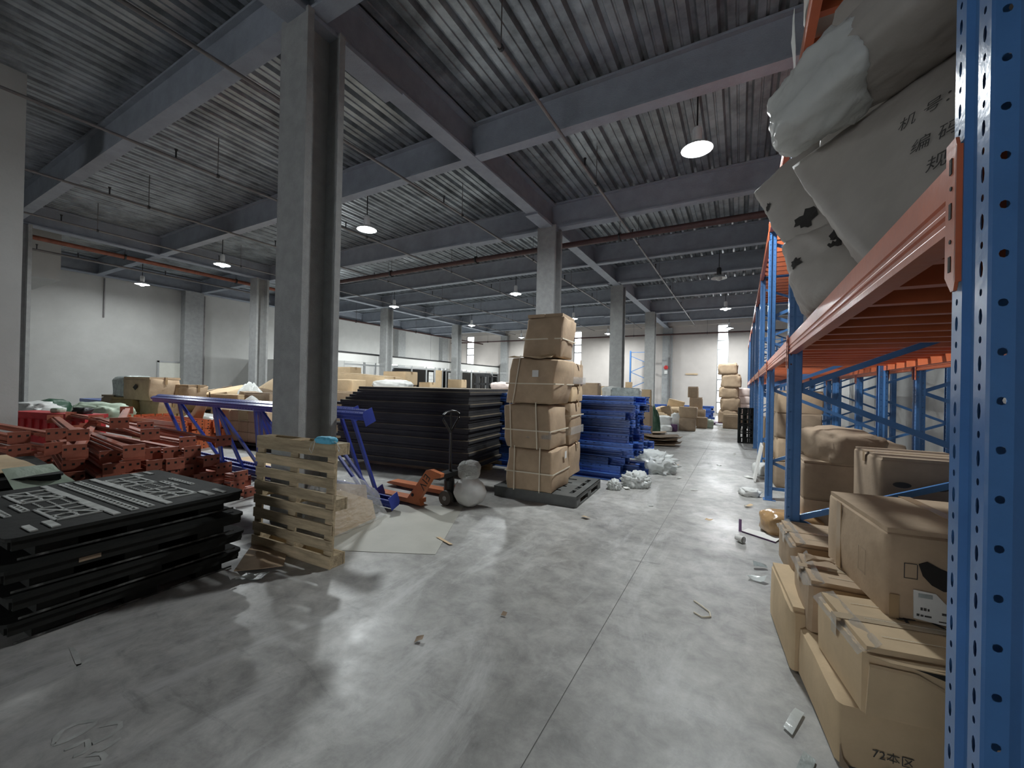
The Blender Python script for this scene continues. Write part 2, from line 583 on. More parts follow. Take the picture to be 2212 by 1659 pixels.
_bn = [0]
def sack(label, loc, size, rz=0.0, m='bag_white', group=None, cat='sack', name='sack', e=0.6, rough=0.05, fold=0.05, tilt=(0, 0), seed=None,
         grid=None, flat=-0.75, freq=2.2, pinch=None):
    _bn[0] += 1
    o = blob_mb(size, _bn[0] if seed is None else seed, e, rough, fold, flat, grid, freq, pinch).build(name, M[m], smooth=180, fixn=False)
    o.location = loc
    o.rotation_euler = (tilt[0], tilt[1], rz)
    return tag(o, label, cat, group)

def hex_mb(c8, n=22, round_=0.10, seed=0, wr=0.02, freq=6.0, bulge=0.05):
    """soft pack inside a hexahedron given by 8 corners (x fastest, then y, then z), rounded, bulged and wrinkled"""
    vs, fs = CUBE_D if n == 22 else surf_cube([-1 + 2 * i / n for i in range(n + 1)])
    c8 = [Vector(c) for c in c8]
    ctr = sum(c8, Vector()) / 8
    o = Vector((seed * 1.9, seed * 3.3, seed * 0.9))
    out = []
    for v in vs:
        m4 = max(abs(v.x), abs(v.y), abs(v.z))
        k = (abs(v.x) ** 6 + abs(v.y) ** 6 + abs(v.z) ** 6) ** (1 / 6)
        u = v * (m4 / k)
        u = v.lerp(u, min(1, round_ * 8))
        x, y, z = (u.x + 1) / 2, (u.y + 1) / 2, (u.z + 1) / 2
        p = Vector()
        for i in range(8):
            wx = x if i & 1 else 1 - x
            wy = y if i & 2 else 1 - y
            wz = z if i & 4 else 1 - z
            p += c8[i] * (wx * wy * wz)
        r = (p - ctr).normalized()
        f = (1 - min(1, u.x * u.x)) * (1 - min(1, u.y * u.y)) + (1 - min(1, u.y * u.y)) * (1 - min(1, u.z * u.z)) + (1 - min(1, u.x * u.x)) * (1 - min(1, u.z * u.z))
        rid = (1 - 2 * abs(noise.noise(p * freq + o)))
        rid2 = (1 - 2 * abs(noise.noise(p * freq * 2.3 + o)))
        p += r * (bulge * f + wr * (max(0, rid) ** 3) + wr * 0.5 * (max(0, rid2) ** 3) + wr * 0.6 * noise.noise(p * freq * 0.6 + o))
        out.append(p)
    mb = MB()
    mb.add(out, fs)
    return mb

def sheet_mb(pts4, nx=8, ny=8, amp=0.03, seed=0, thick=0.004, freq=3.0, curl=0.0):
    """thin bent sheet spanned by four corners; curl lifts its ends"""
    a, b, c, d = [Vector(p) for p in pts4]
    mb = MB()
    o = Vector((seed * 2.1, seed * 1.1, seed * 4.7))
    top = []
    for j in range(ny + 1):
        for i in range(nx + 1):
            u, v = i / nx, j / ny
            p = a * (1 - u) * (1 - v) + b * u * (1 - v) + c * u * v + d * (1 - u) * v
            nrm = (b - a).cross(d - a).normalized()
            if nrm.z < 0:
                nrm = -nrm
            p = p + nrm * (amp * (noise.noise(p * freq + o) + 0.55) + curl * (2 * u - 1) ** 2)
            top.append((p, nrm))
    n = (nx + 1) * (ny + 1)
    vs = [p + nn * thick for p, nn in top] + [p for p, nn in top]
    fs = []
    for j in range(ny):
        for i in range(nx):
            k = j * (nx + 1) + i
            q = (k, k + 1, k + nx + 2, k + nx + 1)
            fs.append(q)
            fs.append(tuple(x + n for x in q[::-1]))
    edge = [i for i in range(nx + 1)] + [j * (nx + 1) + nx for j in range(1, ny + 1)] + [ny * (nx + 1) + i for i in range(nx - 1, -1, -1)] + [j * (nx + 1) for j in range(ny - 1, 0, -1)]
    for i in range(len(edge)):
        p, q = edge[i], edge[(i + 1) % len(edge)]
        fs.append((p, q, q + n, p + n))
    mb.add(vs, fs)
    return mb
# ------------------------------------------------------------------ the building
XL, XR, YB, YF, ZD = -22.0, 3.45, -9.0, 28.0, 6.1
fl = struct(MB().b2(XL, XR, YB, YF, -0.16, -0.004).build('floor', M['joint']))
for (x0, x1) in ((XL, -0.7525), (-0.7475, XR)):
    MB().b2(x0, x1, YB, YF, -0.004, 0.0).build('slab', M['floor'], fl)

struct(MB().b2(XL - 0.25, XL, YB, YF + 0.25, -0.16, 6.4).build('wall_left', M['wall']))
struct(MB().b2(XR, XR + 0.25, YB, YF + 0.25, -0.16, 6.4).build('wall_right', M['wall']))
# opening added to the unseen wall behind the viewpoint so daylight fills shadows
DX0, DX1, DZ = -4.6, -1.8, 2.9
struct(MB().b2(XL - 0.25, DX0, YB - 0.25, YB, -0.16, 6.4).b2(DX1, XR + 0.25, YB - 0.25, YB, -0.16, 6.4).b2(DX0, DX1, YB - 0.25, YB, DZ, 6.4).b2(DX0, DX1, YB - 0.25, YB, -0.16, -0.02).build('wall_back', M['wall']))
WINS = ((-20.24, -19.48), (-10.65, -10.05), (-1.29, -0.66))
WZ0, WZ1 = 0.12, 5.62
wf = MB()
xs = [XL - 0.25]
for a, b in WINS:
    xs += [a, b]
xs.append(XR + 0.25)
for i in range(0, len(xs), 2):
    wf.b2(xs[i], xs[i + 1], YF, YF + 0.25, -0.16, 6.4)
for a, b in WINS:
    wf.b2(a, b, YF, YF + 0.25, -0.16, WZ0)
    wf.b2(a, b, YF, YF + 0.25, WZ1, 6.4)
struct(wf.build('wall_far', M['wall_warm']))
for i, (a, b) in enumerate(WINS):
    w = bpy.data.objects.new('window_%d' % (i + 1), None)
    C.objects.link(w)
    struct(w)
    f = MB()
    f.b2(a, a + 0.05, YF + 0.08, YF + 0.16, WZ0, WZ1).b2(b - 0.05, b, YF + 0.08, YF + 0.16, WZ0, WZ1)
    f.b2(a, b, YF + 0.08, YF + 0.16, WZ0, WZ0 + 0.05).b2(a, b, YF + 0.08, YF + 0.16, WZ1 - 0.05, WZ1)
    f.build('window_frame', M['alu'], w)
    zs = [WZ0 + 0.05, 0.8, 1.53, 2.2, 4.06, 4.62, WZ1 - 0.05]
    for z in zs[1:-1]:
        MB().b2(a + 0.05, b - 0.05, YF + 0.08, YF + 0.16, z - 0.045, z + 0.045).build('window_bar', M['alu'], w)
    for z0, z1 in zip(zs[:-1], zs[1:]):
        MB().b2(a + 0.05, b - 0.05, YF + 0.115, YF + 0.121, z0 + 0.04, z1 - 0.04).build('pane', M['glass'], w)

# corrugated steel deck: ribs run along y
dk = MB()
n = int((XR - XL) / 0.32) + 1
for i in range(n):
    x = XL + 0.32 * i
    pr = [(x, ZD + 0.075), (x + 0.03, ZD), (x + 0.115, ZD), (x + 0.125, ZD + 0.018), (x + 0.145, ZD + 0.018), (x + 0.155, ZD), (x + 0.24, ZD), (x + 0.27, ZD + 0.075), (x + 0.32, ZD + 0.075)]
    for (a, b) in zip(pr[:-1], pr[1:]):
        dk.add([(a[0], YB, a[1]), (b[0], YB, b[1]), (b[0], YF, b[1]), (a[0], YF, a[1])], ((0, 1, 2, 3),))
struct(dk.build('ceiling', M['deck']))
struct(MB().b2(XL - 0.25, XR + 0.25, YB - 0.25, YF + 0.25, ZD + 0.12, ZD + 0.3).build('roof_slab', M['wall']))

def i_beam(name, p, q, w, h, tf=0.035, tw=0.05, zb=5.5):
    """I section from p to q in plan, underside at zb"""
    mb = MB()
    p, q = Vector((p[0], p[1], 0)), Vector((q[0], q[1], 0))
    up = Vector((0, 0, 1))
    for (ww, z0, z1) in ((w, zb, zb + tf), (tw, zb + tf, zb + h - tf), (w, zb + h - tf, zb + h)):
        mb.bar(p + up * (z0 + z1) / 2, q + up * (z0 + z1) / 2, ww, z1 - z0)
    return struct(mb.build(name, M['beam']))
BEAM_Y = (-7.1, -3.8, -0.5, 2.75, 5.84, 9.32, 12.68, 15.2, 18.5, 22.0, 25.2)
for y in BEAM_Y:
    i_beam('beam', (XL, y), (XR, y), 0.2, 0.595)
for x, w in ((-21.8, 0.3), (-16.42, 0.27), (-4.2, 0.27), (2.95, 0.27)):
    i_beam('girder', (x, YB), (x, YF), w, 0.59, zb=5.49)
# ends of the beams that pass the girders carry thicker splice plates
for y in (9.32, 15.2, 22.0):
    struct(MB().b2(-3.95, -2.5, y - 0.13, y + 0.13, 5.455, 5.50).build('beam_splice', M['beam']))
    struct(MB().b2(-6.6, -4.45, y - 0.13, y + 0.13, 5.455, 5.50).build('beam_splice', M['beam']))
struct(MB().b2(-4.36, -4.04, 1.9, 4.0, 5.44, 5.49).build('beam_splice', M['beam']))
struct(MB().b2(-4.36, -4.04, 8.2, 10.5, 5.44, 5.49).build('beam_splice', M['beam']))

def column(x, y, w=0.47, d=0.46, tf=0.072, tw=0.10, z1=5.49):
    """fireproofed H section: flanges across x, recess facing +x and -x"""
    mb = MB()
    mb.b2(x - w / 2, x + w / 2, y - d / 2, y - d / 2 + tf, 0, z1)
    mb.b2(x - w / 2, x + w / 2, y + d / 2 - tf, y + d / 2, 0, z1)
    mb.b2(x - tw / 2, x + tw / 2, y - d / 2 + tf, y + d / 2 - tf, 0, z1)
    return struct(mb.build('column', M['coat'], smooth=30))
for (x, y) in ((-4.235, 2.83), (-4.2, 9.25), (-4.2, 15.75), (-4.1, 21.8), (-16.42, 2.83), (-16.42, 8.95), (-16.42, 15.5), (-16.42, 21.6)):
    column(x, y)
# concrete pier that stands behind the orange beam pile
struct(MB().b2(-10.05, -9.5, 1.08, 1.70, 0, 6.14).build('pier', M['wall']))
for y in (8.95, 15.5, 21.9, 26.9):
    struct(MB().b2(-22.0, -21.6, y - 0.36, y + 0.36, 0, 5.49).build('pilaster', M['coat']))
struct(MB().b2(-4.45, -3.85, 27.72, 28.0, 0, 5.49).build('pilaster', M['coat']))
struct(MB().b2(-16.7, -16.1, 27.72, 28.0, 0, 5.49).build('pilaster', M['coat']))
struct(MB().b2(-22.0, -19.0, 0.8, 4.2, 4.6, 6.1).build('bulkhead', M['wall']))
struct(MB().b2(-22.0, -21.75, 3.55, 3.85, 0, 4.6).build('pilaster', M['coat']))
struct(MB().b2(XL, XR, 27.85, 28.0, 5.62, 5.95).build('trim_1', M['wall_warm']))

# door in the side wall
d = struct(MB().b2(-22.0, -21.955, 7.84, 8.60, 0.01, 2.24).build('door_1', M['white_door']))
fr = MB().b2(-22.0, -21.94, 7.77, 7.84, 0, 2.31).b2(-22.0, -21.94, 8.60, 8.67, 0, 2.31).b2(-22.0, -21.94, 7.77, 8.67, 2.24, 2.31)
fr.build('door_frame', M['alu'], d)
MB().tube([(-21.955, 8.5, 1.05), (-21.9, 8.5, 1.05), (-21.89, 8.42, 1.05)], 0.015, 6).build('door_handle', M['dark_metal'], d)

# glazed office along the side wall
OX = -16.95
of = bpy.data.objects.new('partition', None)
C.objects.link(of)
struct(of)
MB().b2(OX - 0.12, OX, 11.6, 28.0, 2.6, 3.0).build('fascia', M['white_plastic'], of)
MB().b2(OX - 0.5, OX + 0.04, 11.6, 28.0, 3.0, 3.07).build('roof_edge', M['dark_metal'], of)
MB().b2(-22.0, OX, 11.6, 11.72, 0, 2.6).build('end_wall', M['wall'], of)
MB().b2(OX - 0.1, OX, 11.6, 13.3, 0, 2.6).build('front_panel', M['wall'], of)
mull = [13.3, 14.6, 15.3, 16.4, 18.05, 19.35, 20.15, 20.9, 21.3, 22.2, 23.0, 24.2, 25.2, 26.1, 27.0, 27.95]
for y in mull:
    MB().b2(OX - 0.09, OX - 0.01, y - 0.045, y + 0.045, 0, 2.6).build('mullion', M['alu'], of)
for k, (y0, y1) in enumerate(zip(mull[:-1], mull[1:])):
    if k == 6:
        MB().b2(OX - 0.07, OX - 0.04, y0 + 0.05, y1 - 0.05, 0, 2.45).build('door_leaf', M['card_pale'], of)
        continue
    MB().b2(OX - 0.06, OX - 0.05, y0 + 0.045, y1 - 0.045, 0.06, 2.42).build('pane', M['glass'], of)
    MB().b2(OX - 0.08, OX - 0.02, y0 + 0.045, y1 - 0.045, 2.42, 2.5).build('rail', M['alu'], of)
    if k == 0:
        MB().b2(OX - 0.075, OX - 0.03, y0 + 0.05, y1 - 0.05, 1.2, 1.28).build('rail', M['alu'], of)
for (y, z, w, h) in ((19.75, 1.95, 0.42, 0.7), (21.75, 2.0, 0.5, 0.66)):
    p = MB().b2(OX - 0.008, OX - 0.002, y - w / 2, y + w / 2, z - h / 2, z + h / 2).build('notice_sheet', M['paper'], of)
    g = MB()
    for k in range(1, 3):
        g.b2(OX - 0.0015, OX, y - w / 2 + w * k / 3 - 0.008, y - w / 2 + w * k / 3 + 0.008, z - h / 2 + 0.04, z + h / 2 - 0.04)
        g.b2(OX - 0.0015, OX, y - w / 2 + 0.03, y + w / 2 - 0.03, z - h / 2 + h * k / 3 - 0.008, z - h / 2 + h * k / 3 + 0.008)
    g.build('ruled_lines', M['grey_pipe'], p)

for k, y in enumerate((14.5, 18.7, 22.5, 26.2)):
    t = thing('tube_light', '%s fluorescent tube light inside the glazed office, hidden behind its fascia' % ORD[k + 1], 'light', (-19.4, y, 2.72), 0, 'tube lights in the office')
    MB().b2(-.05, .05, -.62, .62, .02, .07).build('batten', M['white_plastic'], t)
    MB().tube([(0, -.58, 0), (0, .58, 0)], .018, 8).build('tube', M['lamp_on'], t)
    MB().tube([(0, 0, .07), (0, 0, ZD - 2.69)], .006, 5).build('cable', M['dark_metal'], t)
    ld = bpy.data.lights.new('tube_glow', 'POINT')
    ld.energy = 75
    ld.color = LAMP_COL
    ld.shadow_soft_size = 0.12
    lo = bpy.data.objects.new('tube_glow', ld)
    C.objects.link(lo)
    lo.parent = t
    lo.location = (0, 0, -.2)

# ------------------------------------------------------------------ pipes
def pipe(name, label, path, r, m, hang=None, heads=None, rest=None):
    t = thing(name, label, 'pipe')
    MB().tube(path, r, 8).build('pipe_run', M[m], t, smooth=60)
    p0, p1 = Vector(path[0]), Vector(path[-1])
    for s in hang or ():
        p = p0.lerp(p1, s)
        MB().tube([(p.x, p.y, p.z + r * 0.6), (p.x, p.y, ZD + 0.03)], 0.008, 5).build('hanger', M['grey_pipe'], t)
        MB().tube([p - (p1 - p0).normalized() * 0.02, p + (p1 - p0).normalized() * 0.02], r * 1.5, 8).build('clamp', M['dark_metal'], t)
    for s in heads or ():
        p = p0.lerp(p1, s)
        MB().tube([(p.x, p.y, p.z), (p.x, p.y, p.z + 0.13), (p.x, p.y, p.z + 0.17)], [0.014, 0.014, 0.03], 6).build('sprinkler_head', M['dark_metal'], t)
    return t
px = ((-2.43, 'grey_pipe', 'thin grey sprinkler pipe under the ceiling nearest the aisle rack'),
      (-5.55, 'grey_pipe', 'dark sprinkler pipe crossing the ceiling just beyond the big front column'),
      (-8.65, 'grey_pipe', 'dark sprinkler pipe under the ceiling between big front column and pier'),
      (-11.65, 'grey_pipe', 'dark sprinkler pipe under the ceiling above the red barrier'),
      (-14.75, 'grey_pipe', 'thin sprinkler pipe under the ceiling just before the wall-side columns'))
for k, (x, m, lab) in enumerate(px):
    L = 26.6 + 3.0
    hs = [(y + 3.0) / L for y in (3.9, 7.4, 11.0, 14.2, 17.3, 20.6, 23.7)]
    pipe('sprinkler_pipe', lab, [(x, -3.0, 5.38), (x, 26.6, 5.38)], 0.024, m, hang=hs, heads=[h - 0.022 for h in hs])
pipe('main_pipe', 'thick dark red water main crossing the ceiling from side to side', [(-15.9, 9.78, 5.2), (3.1, 9.78, 5.2)], 0.075, 'red_pipe', hang=(0.1, 0.3, 0.48, 0.7, 0.9))
for x in (-2.43, -5.55, -8.65, -11.65):
    pass
pipe('wall_pipe', 'dark red pipe running along the far window wall', [(-21.5, 27.55, 5.05), (3.1, 27.55, 5.05)], 0.05, 'red_pipe', hang=(0.15, 0.4, 0.62, 0.8, 0.93))
pipe('wall_pipe', 'orange red pipe high up along the door wall', [(-17.05, -2.0, 5.36), (-17.05, 11.0, 5.36)], 0.065, 'orange_pipe', hang=(0.3, 0.55, 0.8))
pipe('wall_pipe', 'dark pipe beside the orange red pipe along the door wall', [(-18.0, -2.0, 5.22), (-18.0, 10.2, 5.22)], 0.035, 'grey_pipe', heads=(0.45, 0.52, 0.7))
pipe('wall_pipe', 'red pipe above the glazed office roof', [(-17.6, 11.5, 4.75), (-17.6, 26.5, 4.75)], 0.05, 'red_pipe', hang=(0.2, 0.5, 0.8))
pipe('down_pipe', 'grey drain pipe standing beside the cream door', [(-21.85, 9.42, 0), (-21.85, 9.42, 5.4)], 0.07, 'grey_pipe')
pipe('down_pipe', 'thin conduit dropping down the plaster wall under the lamp', [(-21.97, 6.05, 3.9), (-21.97, 6.05, 5.45)], 0.025, 'grey_pipe')
pipe('down_pipe', 'thin pipe climbing the wall pilaster beside the fire alarm', [(-3.95, 27.66, 0.0), (-3.95, 27.66, 5.0)], 0.03, 'grey_pipe')
t = thing('fire_alarm', 'small red fire alarm on the far wall pilaster', 'alarm', (-4.2, 27.7, 2.95))
MB().lathe([(0, -0.0), (0.13, 0.0), (0.13, 0.05), (0.05, 0.08), (0, 0.08)], 12).build('alarm_body', M['red_dot'], t).rotation_euler = (PI / 2, 0, 0)
MB().b2(-0.09, 0.09, -0.05, 0.02, -0.42, -0.2).build('call_point', M['white_plastic'], t)
tag(MB().b2(-3.05, -2.35, 27.94, 28.0, 2.5, 2.58).build('wall_batten', M['card_pale']), 'short tan batten fixed to the far wall', 'batten')

# ------------------------------------------------------------------ pendant lamps
def make_lamp(x, y, z, on, label):
    t = thing('pendant_lamp', label, 'lamp', (x, y, z), 0, 'pendant lamps under the ceiling')
    MB().tube([(0, 0, 0.30), (0, 0, ZD - z + 0.03)], 0.012, 6).build('rod', M['dark_metal'], t)
    MB().lathe([(0, 0.31), (0.05, 0.31), (0.065, 0.28), (0.065, 0.12), (0.05, 0.09), (0, 0.09)], 16).build('housing', M['dark_metal'] if not on else M['reflector'], t, smooth=40)
    MB().lathe([(0.05, 0.105), (0.12, 0.075), (0.215, 0.0), (0.212, -0.006), (0.115, 0.066), (0.05, 0.095)], 28).build('reflector', M['reflector'], t, smooth=50)
    MB().lathe([(0, 0.09), (0.05, 0.085), (0.085, 0.04), (0.085, -0.02), (0.05, -0.06), (0, -0.07)], 16).build('bulb', M['lamp_on'] if on else M['bulb_off'], t, smooth=180)
    if on:
        ld = bpy.data.lights.new('lamp_light', 'AREA')
        ld.shape = 'DISK'
        ld.size = 0.40
        ld.energy = LAMP_W * on
        ld.color = LAMP_COL
        lo = bpy.data.objects.new('lamp_light', ld)
        C.objects.link(lo)
        lo.parent = t
        lo.location = (0, 0, -0.074)
rows = {-0.6: 'the rack aisle', -7.4: 'the black board stack', -13.65: 'the wall-side goods', -19.3: 'the door wall'}
for x, nm in rows.items():
    for k, y in enumerate((6.33, 13.3, 19.35, 25.5)):
        if x == -19.3 and k:
            continue
        on = 1.0
        if x == -0.6 and k == 1:
            on = 0
        if x == -19.3:
            on = 0.35
        z = 5.0 if not (x == -0.6 and k == 1) else 4.83
        if x == -19.3:
            lab = 'shallow white pendant lamp hanging close to the door wall'
        elif not on:
            lab = 'unlit grey pendant lamp hanging over the rack aisle'
        else:
            lab = '%s lit pendant lamp from the front in the row over %s' % (ORD[k + 1], nm)
        make_lamp(x, y, z, on, lab)
# ------------------------------------------------------------------ pallet racking
def perforated(mb, o, u, v, w, H, pitch, holes):
    """strip with through holes: o corner, u across, v up, holes = [(height in the cell, half width, half height, place across 0..1)]"""
    o, u, v = Vector(o), Vector(u).normalized(), Vector(v).normalized()
    nc = int(H / pitch)
    hs = sorted(holes)
    cuts = [0] + [(a[0] + b[0]) / 2 for a, b in zip(hs[:-1], hs[1:])] + [pitch]
    for c in range(nc):
        for k, (hv, hu, hh, at) in enumerate(hs):
            z0, z1 = c * pitch + cuts[k], c * pitch + cuts[k + 1]
            zc, xc = c * pitch + hv, w * at
            rect = [(0, z0), (xc, z0), (w, z0), (w, zc), (w, z1), (xc, z1), (0, z1), (0, zc)]
            s = 0.72
            hole = [(xc - hu * s, zc - hh * s), (xc, zc - hh), (xc + hu * s, zc - hh * s), (xc + hu, zc), (xc + hu * s, zc + hh * s), (xc, zc + hh), (xc - hu * s, zc + hh * s), (xc - hu, zc)]
            vs = [o + u * a + v * b for a, b in rect + hole]
            mb.add(vs, [(i, (i + 1) % 8, 8 + (i + 1) % 8, 8 + i) for i in range(8)])
    z0 = nc * pitch
    if H - z0 > 0.002:
        mb.add([o + v * z0, o + u * w + v * z0, o + u * w + v * H, o + v * H], ((0, 1, 2, 3),))

def rack_post_mb(H):
    """perforated omega upright: web faces -x at x=0, flanges run to +x"""
    mb = MB()
    slot = [(0.020, 0.0055, 0.0135, 0.5), (0.058, 0.0045, 0.006, 0.5)]
    perforated(mb, (0, 0.060, 0), (0, -1, 0), (0, 0, 1), 0.038, H, 0.075, slot)
    perforated(mb, (0, -0.022, 0), (0, -1, 0), (0, 0, 1), 0.038, H, 0.075, slot)
    rnd_ = [(0.037, 0.0058, 0.0064, 0.48)]
    for s in (-1, 1):
        perforated(mb, (0.004, s * 0.062, 0), (1, 0, 0), (0, 0, 1), 0.026, H, 0.075, rnd_)
        perforated(mb, (0.046, s * 0.052, 0), (1, 0, 0), (0, 0, 1), 0.040, H, 0.075, [(0.037, 0.005, 0.006, 0.5)])
    pl = [[(0, 0.022), (0.009, 0.015), (0.009, -0.015), (0, -0.022)]]
    for s in (-1, 1):
        pl.append([(0, s * 0.060), (0.004, s * 0.062)])
        pl.append([(0.030, s * 0.062), (0.046, s * 0.052)])
        pl.append([(0.086, s * 0.052), (0.092, s * 0.046), (0.092, s * 0.030)])
    for line in pl:
        for a, b in zip(line[:-1], line[1:]):
            mb.add([(a[0], a[1], 0), (b[0], b[1], 0), (b[0], b[1], H), (a[0], a[1], H)], ((0, 1, 2, 3),))
    return mb

XF, PITCH, Y0R, DEPTH = 0.33, 2.97, 0.965, 1.31
POST_H = 4.0
post_me = rack_post_mb(POST_H).mesh('post', M['blue'])
foot_me = MB().b2(-0.02, 0.13, -0.08, 0.08, 0, 0.006).box((0.045, 0, 0.03), (0.07, 0.13, 0.05)).mesh('foot_plate', M['blue'])
brace_me = []
nodes = [(0, 0.54), (1, 0.04), (0, 0.54), (1, 1.06), (0, 1.58), (1, 2.10), (0, 2.62), (1, 3.14), (0, 3.66)]
for (a, z0), (b, z1) in list(zip(nodes[1:-1], nodes[2:])) + [((0, 3.9), (1, 3.9)), ((0, 0.16), (1, 0.16))]:
    xa, xb = 0.06 + a * (DEPTH - 0.12), 0.06 + b * (DEPTH - 0.12)
    brace_me.append(MB().bar((xa, 0, z0), (xb, 0, z1), 0.028, 0.042).mesh('brace', M['blue']))
def rack_frame(label, x, y, group, depth_extra=0.0):
    t = thing('rack_upright', label, 'rack frame', (x, y, 0.002), 0, group)
    link('post', post_me, t, (0, 0, 0.004))
    link('post', post_me, t, (DEPTH, 0, 0.004), (0, 0, PI))
    link('foot_plate', foot_me, t)
    link('foot_plate', foot_me, t, (DEPTH, 0, 0), (0, 0, PI))
    for bm_ in brace_me:
        link('brace', bm_, t)
    return t
first = rack_frame('blue perforated rack frame standing at the front end of the aisle rack', XF, Y0R, 'upright frames of the aisle rack')
for k in range(1, 9):
    dup(first, (XF, Y0R + PITCH * k, 0.002), None, '%s blue rack frame counted from the front end of the aisle rack' % ORD[k + 1])
X2 = 1.90
for k in range(1, 9):
    dup(first, (X2, Y0R + PITCH * k, 0.002), None, '%s blue frame of the rear rack standing against the side wall' % ORD[k], 'upright frames of the rear rack')

def beam_prof(w, h):
    """stepped box section of a rack beam in (x, z): face toward -x"""
    return [(0, 0), (w, 0), (w, h * 0.70), (w * 0.62, h * 0.70), (w * 0.62, h), (0, h), (0, h * 0.52), (0.004, h * 0.48), (0.004, h * 0.40), (0, h * 0.36), (0, h * 0.30), (0.004, h * 0.26), (0.004, h * 0.18), (0, h * 0.14)]
BL = PITCH - 0.125
def plate_mb(hh=0.27):
    """end connector: an L plate with hooks slots, hugging the post face and the beam end"""
    mb = MB()
    prof = [(-0.5, -0.135), (0.35, -0.135), (0.5, -0.118), (0.5, 0.118), (0.35, 0.135), (0.1, 0.135), (-0.5, 0.105)]
    w = 0.042
    mb.prism([(0, p[0] * w, p[1]) for p in prof], (-0.005, 0, 0))
    mb.b2(-0.005, 0.055, 0.5 * w - 0.005, 0.5 * w, -0.12, 0.12)
    return mb
plate_me = plate_mb().mesh('end_plate', M['orange'])
slots = MB()
for z in (0.085, -0.01, -0.09):
    slots.b2(-0.0062, -0.0045, -0.005, 0.004, z - 0.014, z + 0.014)
slots.tube([(-0.0062, 0.001, 0.045), (-0.0045, 0.001, 0.045)], 0.004, 8)
slots.tube([(-0.0062, 0.001, -0.05), (-0.0045, 0.001, -0.05)], 0.004, 8)
slot_me = slots.mesh('slot', M['hole'])
bp = beam_prof(0.05, 0.128)
beam_me = MB().prism([(p[0], -BL / 2, p[1]) for p in bp], (0, BL, 0)).mesh('beam_section', M['orange'])
def rack_beam(label, x, y, z, group, flip=False):
    t = thing('rack_beam', label, 'rack beam', (x, y, z), PI if flip else 0, group)
    t['kind'] = 'thing'
    link('beam_section', beam_me, t)
    for s in (-1, 1):
        p = link('end_plate', plate_me, t, (-0.003, s * (BL / 2 + 0.016), 0.02), (0, 0, 0) if s > 0 else (PI, 0, 0))
        p.scale = (1, 1, 1)
        link('slot', slot_me, p, (0, 0, 0))
    return t
b0 = None
lev = ((1.848, 'lower'), (3.83, 'upper'))
for (zz, ln) in lev:
    for k in range(0, 8):
        yc = Y0R + PITCH * (k + 0.5)
        lab = '%s orange aisle-side beam between %s and %s frames of the aisle rack' % (ln, ORD[k + 1], ORD[k + 2])
        if b0 is None:
            b0 = rack_beam(lab, XF, yc, zz, 'beams on the aisle side of the rack')
        else:
            dup(b0, (XF, yc, zz), 0.0, lab)
        if ln == 'lower' or k < 3:
            dup(b0, (XF + DEPTH, yc, zz), PI, '%s orange back beam between %s and %s frames of the aisle rack' % (ln, ORD[k + 1], ORD[k + 2]), 'beams on the back of the rack')
for k in range(1, 7):
    yc = Y0R + PITCH * (k + 0.5)
    dup(b0, (X2, yc, 1.848), 0.0, 'orange beam of the rear rack between its %s and %s frames' % (ORD[k], ORD[k + 1]), 'beams of the rear rack')

bar_me = MB().box((0, 0, 0), (DEPTH - 0.09, 0.05, 0.075)).mesh('deck_bar', M['orange'])
d0 = None
for (zz, ln) in lev:
    for k in range(0, 8 if ln == 'lower' else 4):
        yc = Y0R + PITCH * (k + 0.5)
        lab = '%s deck of orange bars between %s and %s frames of the aisle rack' % (ln, ORD[k + 1], ORD[k + 2])
        if d0 is None:
            d0 = thing('rack_deck', lab, 'rack deck', (XF + DEPTH / 2, yc, zz + 0.110), 0, 'decks of cross bars in the rack')
            for i in range(9):
                link('deck_bar', bar_me, d0, (0, -1.28 + i * 0.32, -0.0175))
        else:
            dup(d0, (XF + DEPTH / 2, yc, zz + 0.110), 0.0, lab)
tag(MB().b2(XF + 0.10, XF + DEPTH - 0.10, 1.12, 3.9, 1.980, 1.992).build('plywood_sheet', M['card_grey']), 'dark plywood sheet lying on the deck bars under the grey sacks', 'sheet')

# ------------------------------------------------------------------ sacks stuffed on the rack above the first bay
def S1(x, y, z):
    return (x * 1.1, y * 1.1, EYE + (z - EYE) * 1.1)
def rack_sack(label, c8, m, seed, wr, bulge, name='sack', round_=0.1, freq=6.0):
    o = hex_mb(c8, 22, round_, seed, wr, freq, bulge).build(name, M[m], smooth=180, fixn=False)
    return tag(o, label, 'sack', 'sacks on the rack deck')
# corner order: (front-left-low, front-right-low, back-left-low, back-right-low) then the same for the top
s2 = rack_sack('grey kraft sack with printed black characters sagging over the orange rack beam',
               [S1(.345, 1.68, 1.955), S1(.93, .97, 1.96), S1(.44, 2.05, 1.96), S1(1.15, 1.35, 1.96),
                S1(.165, 2.30, 2.61), S1(.90, 1.37, 2.66), S1(.42, 2.55, 2.60), S1(1.15, 1.75, 2.62)], 'bag_grey', 3, 0.008, 0.015, round_=0.04)
s1 = rack_sack('grey sack with bright milky film end sticking out above the printed kraft sack',
               [S1(.115, 1.98, 2.61), S1(.72, 1.12, 2.70), S1(.20, 2.20, 2.60), S1(1.0, 1.45, 2.68),
                S1(.10, 2.06, 2.80), S1(.70, 1.22, 2.95), S1(.24, 2.24, 2.86), S1(.95, 1.60, 2.96)], 'bag_grey', 8, 0.016, 0.02, round_=0.12)
